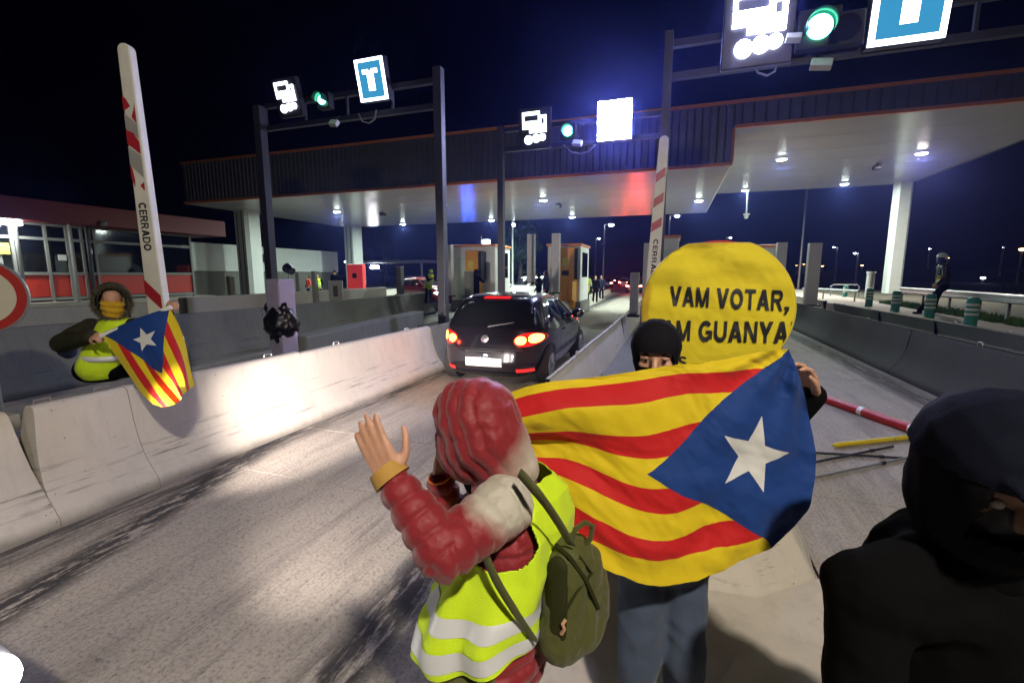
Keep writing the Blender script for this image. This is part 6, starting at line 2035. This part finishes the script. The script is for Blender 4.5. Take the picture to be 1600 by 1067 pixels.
# fur trim round the hood opening: thousands of short hairs joined
rg = random.Random(5)
mb = MB()
for i in range(2600):
    a = rg.uniform(0, 6.2832)
    c = hc + f * (.075 + rg.uniform(-.02, .02)) + (rr_ * math.cos(a) * .122 + u * math.sin(a) * .138) 
    d = ((rr_ * math.cos(a) + u * math.sin(a)) * rg.uniform(.3, 1) + f * rg.uniform(-.3, .9) + V(rg.gauss(0, .35), rg.gauss(0, .35), rg.gauss(0, .35))).normalized()
    s_ = d.cross(V(rg.gauss(0, 1), rg.gauss(0, 1), rg.gauss(0, 1))).normalized() * .0028
    L = rg.uniform(.03, .062)
    mb.add([c - s_, c + s_, c + d * L], [(0, 1, 2)])
fur = mb.build('fur_trim', pm('brown grey fur', (.10, .085, .05), .9, var=.3, scale=30), SP, world=True)
fur['kind'] = 'stuff'
place('scarf', remesh([(hc - u * .035 + f * .055 - rr_ * .03, hc - u * .03 + f * .06 + rr_ * .03, .060, .060), (hc - u * .085 + f * .03, hc - u * .11 + f * .02, .088, .085), (nk + f * .03 + u * .02, nk + f * .05 - u * .04, .09, .08)], .010, 3), cloth_mat('mustard scarf', (.50, .30, .015), 160, .9, .7, 12), SP, fn=lambda p, n: p + n * .006 * math.sin(p.z * 110 + p.x * 30))
for sd in (-1, 1):
    e = hc + f * .077 + rr_ * sd * .033 + u * .005
    MB().ball(e, .0125, 12, 8).build('eye', M_iris, SP, world=True, smooth=True)
BS = thing('day_pack', 'small dark blue bag beside the seated person on the barrier', 'bag', (-6.733, 3.340, 0.920))
place('sack', remesh([(V((-6.733, 3.340, 0.920)) + V(0, 0, .08), V((-6.733, 3.340, 0.920)) + V(.02, 0, .24), .085, .07)], .014, 3), M_navy, BS)
MB().tube([V(.0, -.08, .05), V(.03, -.13, .15), V(.02, -.08, .28)], .012, 6).build('strap', M_navy, BS, smooth=True)

# ---------------------------------------------------------------- rider leaning on the guardrail
RP = thing('person', 'motorcycle rider in white helmet and dark gear leaning on the guardrail', 'person', (7.256, 16.497, 0.800))
bz = V((7.256, 16.497, 0.800)); kx = V(.93, .37, 0)
def q_(dx, dz, dy=0): return bz + kx * dx + V(0, 0, dz) + V(-.37, .93, 0) * dy
hc = q_(-.02, 1.56); nk = q_(.03, 1.40); pel = q_(.10, .78)
f = (V(-.75, -.65, -.1)).normalized()
sA, sB = q_(-.06, 1.32, -.16), q_(.12, 1.30, .17)
eA, eB = q_(-.10, 1.02, -.22), q_(.22, 1.02, .2); wA, wB = q_(-.26, .86, -.2), q_(.05, .84, .02)
hA, hB = pel + V(0, -.08, 0), pel + V(0, .08, 0); kA, kB = q_(-.28, .46, -.1), q_(.06, .40, .12); aA, aB = q_(-.62, .10, -.12), q_(.02, .10, .1)
bd = head_segs(hc, f, (0, 0, 1), 1.) + [(nk, hc, .05, .05), (nk, pel, .09, .1)]
for a, b, c in ((sA, eA, wA), (sB, eB, wB)):
    bd += [(nk, a, .06, .05), (a, b, .05, .04), (b, c, .04, .03)]
    bd += hand_segs(c, c - b, (0, -1, .3), 1, .6)
for a, b, c in ((hA, kA, aA), (hB, kB, aB)): bd += [(pel, a, .09, .08), (a, b, .07, .05), (b, c, .05, .04)]
place('body', remesh(bd, .014, 2), M_skin, RP)
jk = [(pel, q_(.07, 1.08), .15, .165, ((0, 1, 0), 1.1)), (q_(.07, 1.08), nk + V(0, 0, -.08), .165, .12, ((0, 1, 0), 1.1)), (sA, sB, .09, .09)]
for a, b, c in ((sA, eA, wA), (sB, eB, wB)): jk += [(a, b, .08, .065), (b, c, .062, .05)]
place('jacket', remesh(jk, .018, 3), pm('black leather', (.02, .02, .022), .35, var=.1, bump=.3), RP)
place('trousers', remesh([(hA, hB, .12, .12)] + legs_segs((hA, hB), (kA, kB), (aA, aB), 1., .10, .08, .065), .018, 3), M_blk, RP)
for a in (aA, aB): shoe('boot', a, (-1, -.3, 0), RP)
hm_ = place('helmet', remesh([(hc + V(0, 0, .04), hc + V(0, 0, -.03), .135, .125)], .012, 3), pm('white helmet shell', (.72, .72, .72), .2, var=0, coat=.8), RP, keep=lambda p, c=hc, f=f: not ((p - c).dot(f) > .08 and -.06 < (p - c).z < .04))
place('visor', remesh([(hc + f * .01 + V(0, 0, -.03), hc + f * .012 + V(0, 0, -.05), .126, .122)], .012, 3), pm('blue dark visor', (.03, .06, .16), .1, var=0), RP, keep=lambda p, c=hc: (p - c).z < .03)
hb = place('hi_vis_flap', remesh([(q_(-.13, 1.05, -.1), q_(-.18, .90, -.1), .05, .04)], .014, 2), cloth_mat('yellow flap', (.7, .6, .03)), RP)

# ---------------------------------------------------------------- things lying in the right lane
M_boomr = pm('red reflective boom sleeve', (.42, .012, .012), .4, var=.15, scale=18, bump=.4, bscale=60)
a, b = V((1.982, 8.479, 0.060)), V((2.905, 6.455, 0.060))
t = thing('fallen_boom', 'red boom arm with white rings lying across the right lane', 'barrier arm', ((a + b) / 2).to_tuple())
m_ = (a + b) / 2
MB().tube([a - m_, b - m_], .062, 18).build('arm', M_boomr, t, smooth=True)
for k in (.24, .60, .93):
    c = a.lerp(b, k) - m_; d = (b - a).normalized()
    MB().cyl(c - d * .035, c + d * .035, .066, n=18).build('white_ring', M_white, t, smooth=True)
M_yel = pm('yellow pole paint', (.72, .55, .02), .45, var=.1)
a, b = V((1.812, 5.791, 0.030)), V((2.861, 6.459, 0.030))
t = thing('yellow_pole', 'thin yellow pole lying on the right lane', 'pole', ((a + b) / 2).to_tuple())
m_ = (a + b) / 2
MB().tube([a - m_, b - m_], .026, 12).build('shaft', M_yel, t, smooth=True)
MB().cyl(a - m_, (a - m_) + (a - b).normalized() * .04, .028, .01, 12).build('tip', M_yel, t, smooth=True)
MB().cyl((b - a) * .15, (b - a) * .16, .029, n=12).build('ring', M_steel, t, smooth=True)
GRd = 'thin dark rods lying on the right lane'
for p, q, lab in (((1.338, 4.770, 0.020), (2.405, 5.640, 0.020), 'thin steel rod below the yellow pole, nearest the camera'), ((1.526, 5.483, 0.020), (2.410, 5.624, 0.020), 'thin dark rod below the yellow pole tip'), ((1.453, 5.188, 0.020), (2.407, 5.984, 0.020), 'thin grey rod crossing under the yellow pole')):
    a, b = V(p), V(q)
    t = thing('metal_rod', lab, 'rod', ((a + b) / 2).to_tuple(), 0, GRd)
    MB().tube([a - (a + b) / 2, b - (a + b) / 2], .013, 8).build('shaft', M_steel if 'steel' in lab else M_dark, t, smooth=True)
    MB().cyl((b - a) * .2, (b - a) * .24, .02, n=8).build('clip', M_dark, t)

# ---------------------------------------------------------------- added lamp mast behind the camera, in place of flash-like light
LM = (3.6, -2.6, 0)
t = thing('light_mast', 'added unseen lamp mast behind the photographer that lights the foreground', 'mast', LM)
MB().cyl((0, 0, 0), (0, 0, 6.2), .12, .07, 14).build('pole', M_steel, t, smooth=True)
MB().bar((0, 0, 6.15), (-1.2, .3, 6.3), .07, .07).build('arm', M_steel, t)
MB().box((-1.35, .36, 6.25), (.6, .34, .14), rz=-.2).build('lamp_head', M_dark, t, bevel=.03)
MB().box((-1.35, .36, 6.165), (.42, .24, .02), rz=-.2).build('lens', emat('added mast lamp glass', (1, .95, .86), 30), t)
l = lamp('added_foreground_light', 'AREA', (LM[0] - 1.35, LM[1] + .36, 6.1), 620, (1.0, .89, .74), .35, aim=(-1.2, 3.0, .5))
l.parent = t; l.matrix_parent_inverse = Matrix.Translation(-V(LM))

# ---------------------------------------------------------------- added bloom haze
hz = MB().box2((-70, -30, -1.1), (60, 260, 14.5)).build('haze', None)  # blue haze added so the lit signs glow like lens bloom
hm_ = bpy.data.materials.new('added bloom haze')
hm_.use_nodes = True
nn = hm_.node_tree.nodes
nn.remove(nn['Principled BSDF'])
pv = nn.new('ShaderNodeVolumePrincipled')
pv.inputs['Color'].default_value = (.22, .27, 1.0, 1)
pv.inputs['Density'].default_value = .0017
pv.inputs['Anisotropy'].default_value = .86
hm_.node_tree.links.new(pv.outputs[0], nn['Material Output'].inputs['Volume'])
hz.data.materials.append(hm_)
tag(hz, 'thin blue haze added to make the lit signs bloom', 'haze', kind='stuff')
